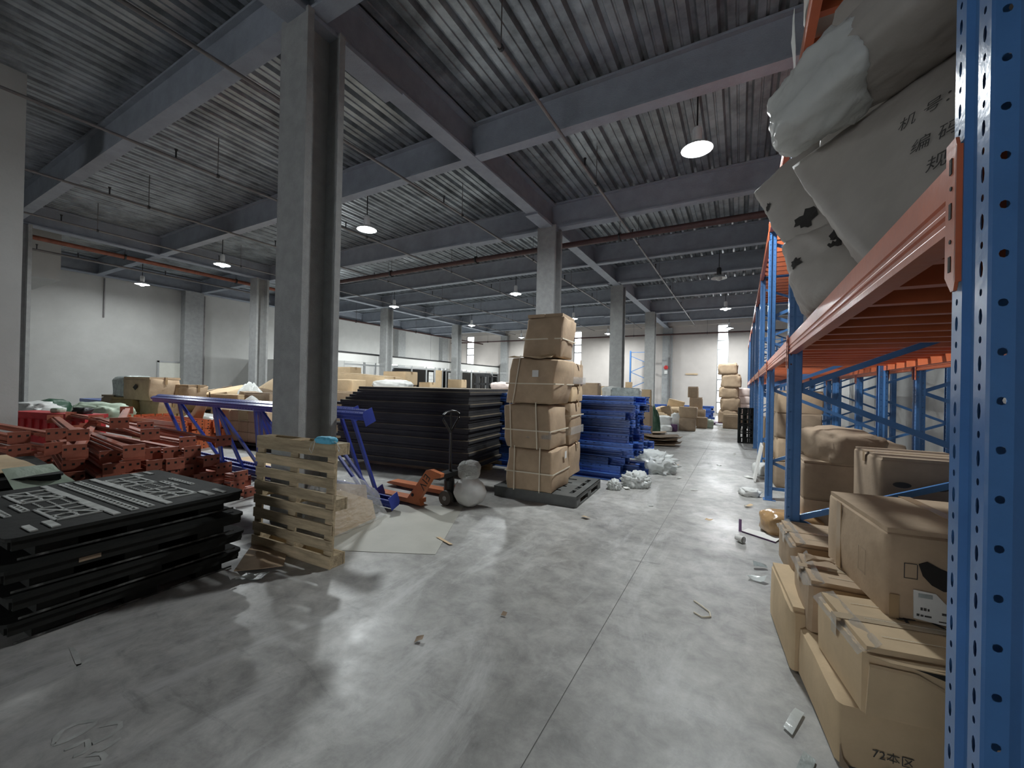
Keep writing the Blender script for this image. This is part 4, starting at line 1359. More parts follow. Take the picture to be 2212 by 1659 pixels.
# ------------------------------------------------------------------ blue rack frames leaning on their long edge against the column
FL = 5.6
long_post = rack_post_mb(FL).mesh('post', M['blue_dark'])
foot2 = MB().prism([(-.02, -.075, 0), (.15, -.075, 0), (.15, .075, 0), (.02, .075, 0), (-.02, .045, 0)], (0, 0, .006)).mesh('foot_plate', M['blue_dark'])
br2 = []
zz = [0.35 + .62 * k for k in range(9)]
for k in range(8):
    a, b = (.06, 1.19) if k % 2 == 0 else (1.19, .06)
    br2.append(MB().bar((a, 0, zz[k]), (b, 0, zz[k + 1]), .028, .045).mesh('brace', M['blue_dark']))
for z0 in (.30, 2.2, 3.45, 5.3):
    br2.append(MB().bar((.06, .01, z0), (1.19, .01, z0), .028, .045).mesh('brace', M['blue_dark']))
for (lab, x, y) in (('deep blue rack frame leaning on its edge, footplate beside the pallet jack', -3.62, 3.63),
                    ('deep blue rack frame leaning on its edge behind another, nearer the boards', -4.05, 3.80)):
    t = thing('rack_upright', lab, 'rack frame', (x, y, .065), 0, 'rack frames lying on edge')
    lx = Vector((0, -.37, .929))
    lz = Vector((-1, .012, .0)).normalized()
    ly = lz.cross(lx).normalized()
    lx = ly.cross(lz)
    t.rotation_euler = Matrix((lx, ly, lz)).transposed().to_euler()
    link('post', long_post, t)
    link('post', long_post, t, (1.25, 0, 0), (0, 0, PI))
    link('foot_plate', foot2, t)
    link('foot_plate', foot2, t, (1.25, 0, 0), (0, 0, PI))
    for b in br2:
        link('brace', b, t)

# ------------------------------------------------------------------ black boards
bd = thing('wooden_pallet', 'low wooden pallet under the black board stack, corner beside the pallet jack', 'pallet', (-5.15, 6.2, 0), .117, 'pallets under the black boards')
for y in (-.5, 0, .5):
    MB().b2(-1.2, 1.2, y - .05, y + .05, .0, .10).build('runner', M['wood'], bd)
for x in (-1.1, -.8, -.5, -.2, .1, .4, .7, 1.0):
    MB().b2(x, x + .14, -.6, .6, .10, .125).build('slat', M['wood'], bd)
n_b = 27
zb = .13
bc = Vector((-3.88, 5.47, 0))
ax, ay = Vector((math.cos(.117), math.sin(.117), 0)), Vector((-math.sin(.117), math.cos(.117), 0))
for k in range(n_b):
    th = .050
    ln = 2.78 + rnd.uniform(-.06, .06)
    if k >= n_b - 5:
        ln -= .10 * (k - n_b + 6)
    if 5 < k < n_b - 6 and k % 4 == 0:
        ln += .25
    out = rnd.uniform(-.012, .012) + (.035 if k % 4 == 1 else 0)
    c = bc - ax * (ln / 2) + ax * out + ay * (.82 - out)
    lab = 'black film-faced board, %s from the top of the tall stack' % ORD[n_b - k]
    o = MB().b2(-ln / 2, ln / 2, -.82, .82, 0, th - .004).build('board', M['board_black'])
    o.location = (c.x, c.y, zb)
    o.rotation_euler = (0, 0, .117 + rnd.uniform(-.004, .004))
    tag(o, lab, 'board', 'tall stack of black boards')
    if k % 4 == 1 or k == n_b - 1:
        MB().b2(-ln / 2 + .002, ln / 2 - .002, -.818, .818, th - .004, th - .0015).build('dusty_face', M['board_dust'], o)
    if k % 4 == 1:
        MB().b2(-ln / 2 + .05, ln / 2 - .01, -.8205, -.82, th - .011, th - .004).build('worn_edge', M['board_dust'], o)
        MB().b2(ln / 2, ln / 2 + .0005, -.80, .80, th - .011, th - .004).build('worn_edge', M['board_dust'], o)
    zb += th

# ------------------------------------------------------------------ pallet jack
pj = thing('pallet_jack', 'orange pallet jack with black handle parked before the black boards', 'pallet jack', (-3.36, 4.25, 0), 0)
for y in (-.27, .27):
    f = MB()
    f.prism([(-1.28, y - .075, .055), (-1.20, y - .08, .085), (-.16, y - .08, .085), (-.16, y - .08, .03), (-.9, y - .08, .03), (-1.25, y - .07, .04)], (0, .16, 0))
    f.build('fork', M['orange_jack'], pj)
    MB().tube([(-1.08, y - .04, .035), (-1.08, y + .04, .035)], .034, 12).build('load_roller', M['rubber'], pj)
    pr = [(-.37, .035), (-.10, .02), (-.13, .10), (.05, .37), (.20, .41), (.21, .455), (.04, .49), (-.03, .475)]
    y0 = y - .085 if y < 0 else y + .02
    if y > 0:
        pr = [(-.37, .035), (-.10, .02), (-.10, .14), (-.22, .12)]
    MB().prism([(p[0], y0, p[1]) for p in pr], (0, .065, 0)).build('side_frame', M['orange_jack'], pj)
MB().tube([(-.24, -.365, .14), (-.24, -.345, .14)], .02, 10).build('pivot_pin', M['dark_metal'], pj)
MB().b2(-.0, .14, -.29, .10, .36, .42).build('cross_head', M['dark_metal'], pj)
MB().lathe([(0, .03), (.07, .03), (.07, .30), (.05, .34), (0, .34)], 14, (.06, 0, 0)).build('pump', M['dark_metal'], pj)
for y in (-.10, .10):
    w_ = MB().tube([(.09, y - .03, .095), (.09, y + .03, .095)], .093, 20)
    wo = w_.build('steer_wheel', M['rubber'], pj, smooth=40)
    MB().tube([(.09, y - .034, .095), (.09, y + .034, .095)], .03, 10).build('wheel_hub', M['alu'], wo)
MB().tube([(.08, 0, .30), (.075, 0, .62), (.07, 0, .92)], .021, 8).build('handle_stem', M['black_gloss'], pj)
lp = [(.07, 0, .92), (.07, -.09, 1.02), (.07, -.165, 1.10), (.07, -.16, 1.16), (.07, -.10, 1.19), (.07, 0, 1.20), (.07, .10, 1.19), (.07, .16, 1.16), (.07, .165, 1.10), (.07, .09, 1.02), (.07, 0, .92)]
MB().tube(lp, .016, 8).build('handle_loop', M['black_gloss'], pj, smooth=60)
MB().tube([(.07, 0, .95), (.065, 0, 1.17)], .012, 6).build('release_lever', M['dark_metal'], pj)
me = text_mesh('EIV', .145, 'ink', 1.1)
lay_text(me, 'lettering', (-.035, -.3565, .445), (-.50, 0, -.866), (.866, 0, -.5), None).parent = pj

bg = thing('plastic_bag', 'pale half-full plastic bag with knotted top beside the pallet jack', 'bag', (-2.99, 4.28, 0), .4)
blob_mb((.42, .38, .38), 12, 1.12, .03, .02, -.97, CUBE_B).build('filled_bottom', M['bag_white'], bg, smooth=180, fixn=False)
bo = blob_mb((.28, .26, .24), 17, .8, .07, .06, -.95, CUBE_C).build('empty_top', M['film_milky'], bg, smooth=180, fixn=False)
bo.location = (-.02, .04, .33)

# clear film over tan card, leaning by the wooden pallet
cb = thing('wrapped_panel', 'tan cardboard panel in clear wrinkled film behind the standing pallet', 'cardboard', (-3.50, 2.70, 0), 0)
MB().prism([(0, -.08, .0), (-.12, .62, .0), (-.16, .60, .20), (-.13, .15, .42), (-.08, -.06, .44)], (-.02, -.004, 0)).build('panel', M['card_pale'], cb)
MB().prism([(-.15, .05, .0), (-.30, .68, .0), (-.34, .66, .34), (-.28, .1, .48)], (-.02, -.004, 0)).build('panel', M['card'], cb)
hex_mb([(-.42, -.12, .004), (.04, -.12, .004), (-.50, .78, .004), (-.04, .76, .004), (-.40, -.06, .52), (-.02, -.08, .47), (-.45, .66, .44), (-.14, .64, .30)], 22, .12, 6, .03, 6.0, .02).build('film', M['film'], cb, smooth=180, fixn=False)
tag(MB().prism([(-3.04, 4.21, .0), (-2.39, 2.90, .0), (-3.46, 2.36, .0), (-4.12, 3.66, .0)], (0, 0, .004)).build('hardboard_sheet', M['sheet']), 'large grey hardboard sheet lying flat on the floor before the pallet jack', 'sheet')

# ------------------------------------------------------------------ tower of big strapped cartons on a grey plastic pallet
gp = thing('plastic_pallet', 'dark grey plastic pallet under the tower of strapped cartons', 'pallet', (-2.43, 5.53, 0), .05)
hl = []
for (x0, x1) in ((-.52, -.46), (-.30, -.10), (.10, .30), (.44, .50)):
    for yc in (-.36, -.12, .12, .36):
        hl.append((x0, x1, yc - (.025 if x1 - x0 > .1 else .09), yc + (.025 if x1 - x0 > .1 else .09)))
slab_holes(MB(), -.6, .6, -.6, .6, .112, .14, hl).build('deck_plate', M['grey_plastic'], gp)
for x in (-.52, 0, .52):
    for y in (-.52, 0, .52):
        MB().b2(x - .08, x + .08, y - .08, y + .08, .012, .112).build('block', M['grey_plastic'], gp)
    MB().b2(x - .08, x + .08, -.6, .6, 0, .022).build('skid', M['grey_plastic'], gp)
for s in (-1, 1):
    MB().b2(s * .6 - .012, s * .6 + .0, -.6, .6, .09, .14).build('rim_skirt', M['grey_plastic'], gp)
    MB().b2(-.6, .6, s * .6 - .006, s * .6 + .006, .0, .14).build('rim_skirt', M['grey_plastic'], gp)
TG = 'tower of strapped cartons'
tw = [((-2.475, 5.21, .145), (.65, .66, .555), .055, 'strapped carton at the foot of the front tower, on the plastic pallet', (('y', -.2), ('y', .17))),
      ((-2.485, 5.17, .72), (.65, .66, .575), .045, 'strapped carton second from the bottom of the front tower', (('y', -.22), ('y', .16))),
      ((-2.50, 5.19, 1.315), (.68, .66, .60), .02, 'strapped carton third from the bottom of the front tower, with small label', (('y', -.2),)),
      ((-2.36, 5.23, 1.94), (.52, .56, .55), .07, 'topmost strapped carton of the front tower, lid bent', ())]
for k, (loc, sz, rz, lb, st) in enumerate(tw):
    sk = [(0, 0), (-.03, 0), (.10, .01), (.03, .02)][k]
    o = carton(lb, loc, sz, rz, group=TG, m='card', tape=None, seam=(k == 3), bulge=.02, dent=.035, skew=sk, straps=st)
    belt(o, sz[0], sz[1], sz[2], sz[2] * (.45 if k != 1 else .42), lift=.026, skew=sk)
    x = sz[0] / 2 + .024
    if k == 0:
        MB().b2(x, x + .002, .12, .20, .40, .50).build('paper_label', M['paper'], o)
    if k == 2:
        MB().b2(.08, .17, -sz[1] / 2 - .028, -sz[1] / 2 - .025, .36, .45).build('paper_label', M['paper'], o)
        sheet_mb([(-.30, -.33, .60), (.34, -.33, .58), (.36, -.24, .635), (-.26, -.24, .64)], 12, 3, .04, 5, .004, 6.0).build('crumpled_flap', M['card_pale'], o)
    if k == 1:
        sheet_mb([(-.30, -.318, .14), (.34, -.318, .14), (.34, -.318, .25), (-.30, -.318, .26)], 10, 3, .012, 8, .002, 8.0).build('wrap_band', M['wrap'], o, smooth=60)
for (loc, sz, rz, lb, m) in (((-2.60, 6.18, .145), (.60, .60, .50), .06, 'carton at the foot of the rear tower behind the strapped cartons', 'card'),
                             ((-2.59, 6.17, .655), (.60, .60, .65), .05, 'tall carton in the middle of the rear tower', 'card'),
                             ((-2.57, 6.17, 1.32), (.58, .60, .24), .07, 'crushed flat carton in the rear tower', 'card_pale'),
                             ((-2.56, 6.18, 1.575), (.58, .58, .36), .04, 'film-wrapped carton on top of the rear tower', 'card')):
    o = carton(lb, loc, sz, rz, group='rear tower of cartons', m=m, tape='x', seam=False, bulge=.025, dent=.03)
    if sz[2] > .6:
        belt(o, sz[0], sz[1], sz[2], .45, lift=.03)
        belt(o, sz[0], sz[1], sz[2], .22, width=.12, lift=.03, m='wrap')
    if sz[2] == .36:
        belt(o, sz[0], sz[1], sz[2], .08, width=.11, lift=.03, m='wrap')

# ------------------------------------------------------------------ stack of blue uprights behind the tower
def short_post(H):
    mb = MB()
    perforated(mb, (0, .058, 0), (0, -1, 0), (0, 0, 1), .036, H, .15, [(.045, .006, .02, .5), (.12, .005, .007, .5)])
    perforated(mb, (0, -.022, 0), (0, -1, 0), (0, 0, 1), .036, H, .15, [(.045, .006, .02, .5), (.12, .005, .007, .5)])
    mb.add([(0, .022, 0), (.008, .014, 0), (.008, -.014, 0), (0, -.022, 0), (0, .022, H), (.008, .014, H), (.008, -.014, H), (0, -.022, H)], ((0, 1, 5, 4), (1, 2, 6, 5), (2, 3, 7, 6)))
    for s in (-1, 1):
        perforated(mb, (.0, s * .060, 0), (1, 0, 0), (0, 0, 1), .085, H, .15, [(.075, .006, .007, .35)])
        mb.add([(.085, s * .06, 0), (.085, s * .04, 0), (.085, s * .04, H), (.085, s * .06, H)], ((0, 1, 2, 3),))
        mb.add([(0, s * .058, 0), (0, s * .06, 0), (0, s * .06, H), (0, s * .058, H)], ((0, 1, 2, 3),))
    return mb.mesh('upright', M['blue_stack'])
sp = short_post(2.55)
sp_plate = MB().b2(-.01, .10, -.066, .066, 2.55, 2.556).mesh('foot_plate', M['blue_stack'])
for lay in range(11):
    for j in range(7):
        lab = 'blue perforated upright, %s layer from the floor, %s from the front, aisle stack' % (ORD[lay + 1], ORD[j + 1])
        xe = -1.55 + (.12 if lay in (9, 6, 4) else 0) + rnd.uniform(-.22, .06) + .02 * j - (.12 if lay in (2,) else 0)
        if lay < 3 and j < 2:
            xe -= .08
        y = 6.72 + .115 * j + .025 * (lay % 2)
        o = link('rack_post', sp, None, (xe, y + rnd.uniform(-.012, .012), .07 + .1275 * lay))
        # long axis to -x, web toward the viewer or up
        zx = Vector((-1, rnd.uniform(-.006, .006), rnd.uniform(-.002, .002))).normalized()
        lx = Vector((0, 1, 0)) if (lay + j) % 3 else Vector((0, -1, 0))
        lyv = zx.cross(lx).normalized()
        lx = lyv.cross(zx)
        o.rotation_euler = Matrix((lx, lyv, zx)).transposed().to_euler()
        if lx.y < 0:
            o.location.y += .085
        tag(o, lab, 'rack upright', 'aisle stack of blue uprights')
for (x, y) in ((-3.3, 7.1), (-2.1, 7.1)):
    tag(MB().b2(x - .05, x + .05, y - .45, y + .5, 0, .008).build('timber_bearer', M['wood']), 'thin timber bearer under the %s half of the blue upright stack' % ('hidden' if x < -3 else 'visible'), 'timber')
# ------------------------------------------------------------------ goods along the door wall
rb = thing('road_barrier', 'red plastic road barrier standing by the door-wall goods', 'barrier', (-11.72, 2.62, 0), .27)
MB().prism([(-1.0, -.24, 0), (-1.0, -.24, .25), (-1.0, -.17, .42), (-1.0, -.16, .80), (-1.0, .16, .80), (-1.0, .17, .42), (-1.0, .24, .25), (-1.0, .24, 0)], (2.0, 0, 0)).build('barrier_body', M['red_plastic'], rb)
for k in range(9):
    MB().b2(-.92 + .22 * k, -.82 + .22 * k, -.20, -.155, .30, .70).build('moulded_rib', M['red_plastic'], rb)
MB().b2(-1.02, 1.02, -.19, .19, .76, .83).build('top_rail', M['red_plastic'], rb)
for k in range(3):
    MB().b2(.99, 1.03, -.12 + .09 * k, -.06 + .09 * k, .2, .7).build('moulded_rib', M['red_plastic'], rb)
sack('dark crumpled cloth lying on top of the red barrier', (-11.05, 2.78, .83), (.32, .2, .12), .3, 'dark_metal', None, 'cloth', 'cloth', rough=.15)
sack('small olive bag lying on top of the red barrier', (-11.7, 2.6, .83), (.24, .14, .09), .3, 'bag_green', None, 'bag', 'bag')
sack('white sack heap lying beyond the red barrier near the pier', (-15.4, 3.05, .45), (1.2, .6, .42), .2, 'bag_white', 'sacks beyond the red barrier', rough=.1, fold=.12, grid=CUBE_B)
sack('large pale green sack lying beyond the red barrier', (-14.4, 4.0, .2), (1.8, .7, .66), .15, 'bag_green', 'sacks beyond the red barrier', rough=.1, fold=.10, grid=CUBE_B)
sack('white sack on the floor between red barrier and carton pile', (-12.5, 3.45, .10), (1.1, .7, .46), .1, 'bag_white', 'sacks beyond the red barrier', rough=.08, fold=.08, grid=CUBE_B)
sack('hidden white sack supporting the white sack heap', (-15.2, 3.2, 0), (1.4, .8, .46), .2, 'bag_white', 'sacks beyond the red barrier')
sack('dark green bag between the green sack and the plaster wall', (-16.6, 3.6, 0), (.9, .6, .9), .2, 'bag_dgreen', 'sacks beyond the red barrier')
hb3 = MB().b2(-1.6, 1.6, -.06, .06, 0, .11).b2(-1.6, 1.6, -.068, -.06, .02, .035).b2(-1.6, 1.6, -.068, -.06, .07, .085).mesh('blue_beam', M['blue_stack'])
for lay in range(7):
    for j in range(4):
        o = link('rack_beam', hb3, None, (-18.2 + rnd.uniform(-.1, .1), 4.95 + .14 * j, .0 + .115 * lay))
        tag(o, 'blue rack beam, %s layer up, %s from the front, low stack by the door wall' % (ORD[lay + 1], ORD[j + 1]), 'rack beam', 'low blue stack by the door wall')
for lay in range(8):
    for j in range(3):
        o = link('rack_beam', hb3, None, (-16.6 + rnd.uniform(-.1, .1), 6.5 + .14 * j, .0 + .115 * lay))
        tag(o, 'blue rack beam, %s layer up, %s from the front, stack before the cream door' % (ORD[lay + 1], ORD[j + 1]), 'rack beam', 'blue stack before the cream door')
pal = thing('wooden_pallet', 'fresh wooden pallet lying before the door-wall carton pile', 'pallet', (-12.9, 4.35, .22), .25)
for k in range(9):
    MB().b2(-.95 + .22 * k, -.81 + .22 * k, -.55, .55, .115, .135).build('slat', M['wood_new'], pal)
for y in (-.5, 0, .5):
    MB().b2(-.96, .96, y - .05, y + .05, 0, .115).build('runner', M['wood_new'], pal)
pal2 = dup(pal, (-12.9, 4.35, .08), .2, 'fresh wooden pallet hidden under the one before the carton pile')
for x in (-13.5, -12.3):
    tag(MB().b2(x - .2, x + .2, 3.95, 4.75, 0, .08).build('timber_bearer', M['wood']), 'short timber bearer under the %s end of fresh pallets' % ('wall' if x < -13 else 'aisle'), 'timber')
CG = 'carton pile by the door wall'
for (lb, x, y, z, w, d, h, rz, m, tp) in (
        ('stained carton, bottom row of the door-wall pile, wall end', -15.75, 5.15, .0, 1.25, .7, .5, .05, 'card_dirty', 'x'),
        ('carton, bottom row of the door-wall pile, aisle end', -14.40, 5.35, .0, 1.2, .7, .5, .05, 'card_dirty', 'x'),
        ('grey carton standing at the wall end of the pile', -16.85, 5.1, .0, .75, .7, .95, .1, 'card_grey', None),
        ('yellowed water-stained carton, second row of the door-wall pile', -15.95, 5.15, .505, 1.35, .7, .40, .06, 'card_dirty', 'x'),
        ('carton beside the yellowed one, second row of the pile', -14.65, 5.35, .505, 1.15, .7, .38, .03, 'card', 'x'),
        ('big brown carton with dark tear on top of the door-wall pile', -15.0, 5.2, .915, 1.5, .75, .60, .06, 'card', 'x'),
        ('small carton on top of the pile beside the torn carton', -13.98, 5.75, .90, .7, .5, .42, .08, 'card', 'x')):
    o = carton(lb, (x, y, z), (w, d, h), rz, group=CG, m=m, tape=tp, bulge=.03, dent=.05, fold=.15)
    if 'tear' in lb:
        MB().prism([(-.05, -.42, .36), (.12, -.42, .46), (.22, -.42, .38), (.1, -.42, .28)], (0, -.004, 0)).build('tear', M['hole'], o)
sack('film-wrapped grey bale on top of the door-wall carton pile', (-16.35, 5.2, .95), (.9, .7, .64), .1, 'bale_grey', CG, 'bale', 'bale', e=.35, rough=.05)

# pile behind the leaning blue frames
MG = 'goods behind the leaning blue frames'
dp = thing('plastic_pallet', 'dark pallet under the small carton rows behind the blue frames', 'pallet', (-9.9, 5.45, 0), .06)
MB().b2(-1.3, 1.3, -.45, .45, .10, .13).build('deck_plate', M['black_plastic'], dp)
for x in (-1.1, 0, 1.1):
    MB().b2(x - .12, x + .12, -.45, .45, 0, .10).build('skid', M['black_plastic'], dp)
c0 = None
for lay in range(3):
    for j in range(7):
        if lay == 2 and j in (3, 6):
            continue
        lb = 'small brown carton, place %d along the %s row behind the blue frames' % (j + 1, ORD[lay + 1])
        loc = (-10.95 + .345 * j + .015 * (lay % 2), 5.25 + .02 * j, .135 + .235 * lay)
        if c0 is None:
            c0 = carton(lb, loc, (.335, .42, .23), .06, group='small cartons behind the blue frames', bulge=.006, dent=.006)
        else:
            dup(c0, loc, .06 + rnd.uniform(-.03, .03), lb)
carton('brown carton under the big brown box near the front column', (-10.8, 6.15, 0), (.95, .6, .62), .1, MG, 'card_grey')
carton('tall brown carton behind the blue frames near the front column', (-10.78, 6.15, .63), (1.0, .6, .58), .08, MG, 'card_grey')
carton('dark carton with round hole behind the blue frames', (-11.6, 6.2, .80), (.55, .45, .40), .1, MG, 'card_grey', tilt=(0, .12))
carton('carton supporting the dark holed carton behind blue frames', (-11.75, 6.38, 0), (.9, .4, .80), .1, MG, 'card')
tc = carton('opened tan carton tied with dark cord behind the blue frames', (-14.3, 6.75, .72), (2.1, .9, .50), .12, MG, 'card_pale', tape=None, seam=False, tilt=(.25, -.10), bulge=.05, dent=.05)
for (p, q) in (((-.9, -.50, .42), (.8, -.50, .25)), ((-.45, -.51, .05), (-.15, -.51, .54)), ((-.7, -.51, .5), (.0, -.51, .0)), ((.25, -.51, .1), (.42, -.51, .55)), ((-.15, -.46, .545), (.1, .4, .55))):
    MB().tube([p, q], .018, 5).build('cord', M['strap_dark'], tc)
carton('large carton under the opened tan carton by the drain pipe', (-14.3, 6.6, 0), (2.2, .85, .50), .1, MG, 'card_grey')
carton('dark open carton flap standing behind the tied tan carton', (-14.5, 7.6, .69), (2.0, .45, .62), .1, MG, 'card_grey', tape=None, seam=False)
carton('floor carton under the dark open carton behind the tied one', (-14.5, 7.6, 0), (2.0, .45, .685), .1, MG, 'card_grey')
lbx = carton('small tan carton with white label below the tied carton', (-11.85, 5.85, .84), (1.2, .5, .30), .08, MG, 'card_pale', tape='x')
MB().b2(-.06, .20, -.275, -.268, .10, .22).build('white_label', M['paper'], lbx)
carton('carton under the small white-labelled tan carton', (-12.0, 5.85, 0), (1.1, .40, .835), .06, MG, 'card')
sack('translucent white carrier bag behind the blue frames', (-12.75, 6.75, .72), (.8, .6, .72), .3, 'bag_film', MG, 'bag', 'plastic_bag', rough=.12, fold=.12, pinch=.6)
carton('carton under the white carrier bag', (-12.75, 6.8, 0), (.75, .7, .74), .05, MG, 'card')
sack('white bag corner poking up before the dark holed carton', (-10.7, 5.7, .82), (.5, .35, .34), .3, 'bag_white', MG, 'bag', 'plastic_bag', pinch=.8)
sack('clear crumpled film heap lying on the small cartons', (-9.9, 5.3, .85), (.7, .4, .20), .1, 'bag_film', MG, 'film', 'film_heap', rough=.15, fold=.15)
sack('clear crumpled film heap lying beside the tidy orange bundle', (-12.0, 5.3, 0.0), (1.2, .5, .6), .1, 'bag_film', MG, 'film', 'film_heap', rough=.15, fold=.15)
carton('brown carton near the column end of the small carton rows', (-8.2, 5.55, .0), (.7, .6, .75), .05, MG, 'card_grey')
tag(sheet_mb([(-11.05, 6.02, 1.36), (-10.15, 6.12, 1.25), (-10.15, 6.35, 1.62), (-10.85, 6.35, 1.66)], 10, 6, .05, 4, .008, 1.5, -.06).build('cardboard_sheet', M['card_pale'], smooth=60), 'curved tan cardboard sheet on the tall brown carton near the front column', 'cardboard')
tag(sheet_mb([(-12.4, 5.05, .42), (-11.6, 5.0, .42), (-11.4, 5.1, .98), (-12.2, 5.2, .95)], 8, 6, .05, 6, .006, 2.0).build('cardboard_sheet', M['card_pale'], smooth=60), 'bent cardboard sheet hanging over the tidy orange bundle end', 'cardboard')
tag(MB().prism([(-8.6, 4.2, 0), (-7.2, 4.25, 0), (-7.25, 5.0, 0), (-8.7, 4.9, 0)], (0, 0, .006)).build('cardboard_sheet', M['card_pale']), 'pale cardboard sheet flat on the floor behind the blue frames', 'cardboard')

# ------------------------------------------------------------------ goods behind the black boards
BG = 'cartons behind the black boards'
sup = []
for (lb, x, y, z, w, d, h, rz, m, kw_) in (
        ('long tan carton with sloping lid behind the black boards', -10.0, 8.75, 1.30, 1.9, .9, .48, .12, 'card_pale', dict(tilt=(0, .06))),
        ('tan carton behind the sloping-lid carton, beside the office column', -9.8, 9.9, 1.50, .95, .6, .42, .06, 'card_pale', {}),
        ('open-topped tan carton beside the front column, behind the boards', -9.45, 7.6, 1.20, .75, .5, .42, .1, 'card_pale', dict(seam=False, tape=None)),
        ('pale pinkish carton standing upright behind the front column', -12.0, 9.6, 1.6, .75, .5, .46, .05, 'card_pale', {}),
        ('brown carton low beside the front column behind the boards', -8.65, 7.15, .88, 1.1, .6, .42, .08, 'card', {}),
        ('small tan carton standing before the glazed office', -10.65, 12.2, 1.38, .5, .4, .22, .1, 'card_pale', {}),
        ('carton on the pile before the glazed office beside the small tan one', -9.95, 13.2, 1.42, .6, .5, .32, .2, 'card_pale', {})):
    carton(lb, (x, y, z), (w, d, h), rz, BG, m, **kw_)
    sup.append((x, y, z, w, d, rz))
for k, (x, y, z, w, d, rz) in enumerate(sup):
    hh = z - .005
    carton('tall floor carton hidden under carton number %s behind the boards' % ORD[k + 1], (x, y, 0), (w * .95, d * .95, hh - .02), rz, 'support cartons behind the boards', 'card_grey', bulge=.004, dent=.004, tape=None, seam=False)
sack('white knotted sack bulging over the black boards', (-8.75, 8.55, 1.28), (1.15, .6, .36), .1, 'bag_white', BG, rough=.06, fold=.08, grid=CUBE_B)
carton('floor carton under the white knotted sack', (-8.75, 8.6, 0), (1.0, .6, 1.27), .05, 'support cartons behind the boards', 'card_grey', tape=None, seam=False)
sack('pale sack with reddish print before the office end', (-8.35, 14.0, 1.36), (.8, .5, .32), .1, 'bag_pink', BG, rough=.08, fold=.1)
carton('carton under the pale sack before the office end', (-8.35, 14.0, 0), (.8, .6, 1.35), .05, 'support cartons behind the boards', 'card', tape=None, seam=False)
tag(sheet_mb([(-11.0, 10.6, 1.45), (-10.2, 10.7, 1.40), (-10.3, 10.9, 1.55), (-11.0, 10.9, 1.85)], 6, 4, .05, 4, .006, 1.5).build('cardboard_sheet', M['card_pale'], smooth=60), 'bent tan cardboard sheet leaning before the glazed office', 'cardboard')
carton('carton under the bent sheet before the glazed office', (-10.6, 10.85, 0), (.9, .6, 1.42), .05, 'support cartons behind the boards', 'card', tape=None, seam=False)

fk = thing('forklift', 'dark forklift with open mast parked before the glazed office', 'forklift', (-13.4, 20.2, 0), .3)
MB().b2(-.55, .55, .3, 1.9, .25, 1.0).build('truck_body', M['dark_metal'], fk)
for x in (-.32, .32):
    MB().b2(x - .06, x + .06, -.05, .08, .1, 2.25).build('mast_rail', M['dark_metal'], fk)
    MB().b2(x * .55 - .035, x * .55 + .035, -.12, -.04, .1, 2.2).build('mast_rail', M['dark_metal'], fk)
    MB().b2(x - .06, x + .06, -1.1, -.1, .08, .13).build('fork_arm', M['dark_metal'], fk)
    MB().tube([(x * 1.5 - .08, .5, .28), (x * 1.5 + .08, .5, .28)], .28, 16).build('tyre', M['rubber'], fk)
    MB().tube([(x * 1.5 - .08, 1.6, .24), (x * 1.5 + .08, 1.6, .24)], .24, 16).build('tyre', M['rubber'], fk)
    for y in (.45, 1.55):
        MB().b2(x * 1.5 - .03, x * 1.5 + .03, y - .03, y + .03, .95, 2.1).build('guard_post', M['dark_metal'], fk)
for z in (.5, 1.15, 1.62, 2.2):
    MB().b2(-.5, .5, -.03, .06, z - .06, z + .06).build('mast_cross_bar', M['dark_metal'], fk)
MB().b2(-.52, .52, .4, 1.6, 2.08, 2.14).build('overhead_guard', M['dark_metal'], fk)
MB().b2(-.25, .25, 1.0, 1.4, 1.0, 1.15).build('seat', M['black_gloss'], fk)

# ------------------------------------------------------------------ goods beyond the blue stack
FG = 'goods beyond the blue stack'
for (lb, x, y, z, w, d, h, rz, m) in (
        ('closed brown carton beyond the rear tower, beside the white bags', -3.72, 11.0, 1.26, .62, .5, .40, .1, 'card'),
        ('carton under the brown carton beyond the rear tower', -3.72, 11.0, 0, .7, .6, 1.25, .1, 'card_grey'),
        ('tan carton beyond the blue stack at the column foot', -2.45, 12.1, 1.06, .45, .4, .45, .1, 'card_pale'),
        ('carton under the tan carton at the column foot', -2.45, 12.1, 0, .5, .5, 1.05, .05, 'card_grey'),
        ('grey carton stack under the film-wrapped bale', -2.56, 10.55, 0, .75, .5, 1.27, .02, 'card_grey'),
        ('small tan carton before the far window wall, by the middle column', -4.75, 20.1, 1.48, .3, .3, .36, .1, 'card_pale'),
        ('carton under the small tan carton by the middle column', -4.75, 20.1, 0, .6, .6, 1.47, .1, 'card'),
        ('orange tan carton beside the middle column foot', -4.85, 16.4, 1.0, .3, .4, .6, .0, 'card_pale'),
        ('carton under the orange tan carton beside the middle column', -4.85, 16.4, 0, .5, .5, .99, .0, 'card')):
    carton(lb, (x, y, z), (w, d, h), rz, FG, m)
sack('film-wrapped greenish bale lying above the blue stack', (-2.56, 10.55, 1.28), (.72, .5, .28), .02, 'bale_grey', FG, 'bale', 'bale', e=.35, rough=.04, grid=CUBE_B)
sack('white plastic bag between the brown carton and the bale', (-3.2, 11.5, 1.15), (.5, .4, .42), .2, 'bag_film', FG, 'bag', 'plastic_bag', rough=.12, fold=.12)
carton('carton under the white plastic bag beyond the blue stack', (-3.2, 11.5, 0), (.5, .5, 1.16), .1, FG, 'card_grey')
sf = rack_frame('tall blue rack frame standing by the far window wall', -6.35, 27.0, None)
sack('dark green tarp bundle slumped against the fourth column', (-2.62, 14.6, 0), (.52, .5, .92), .2, 'bag_dgreen', FG, 'tarp', 'tarp_bundle', rough=.1, fold=.1, pinch=.55, grid=CUBE_B)
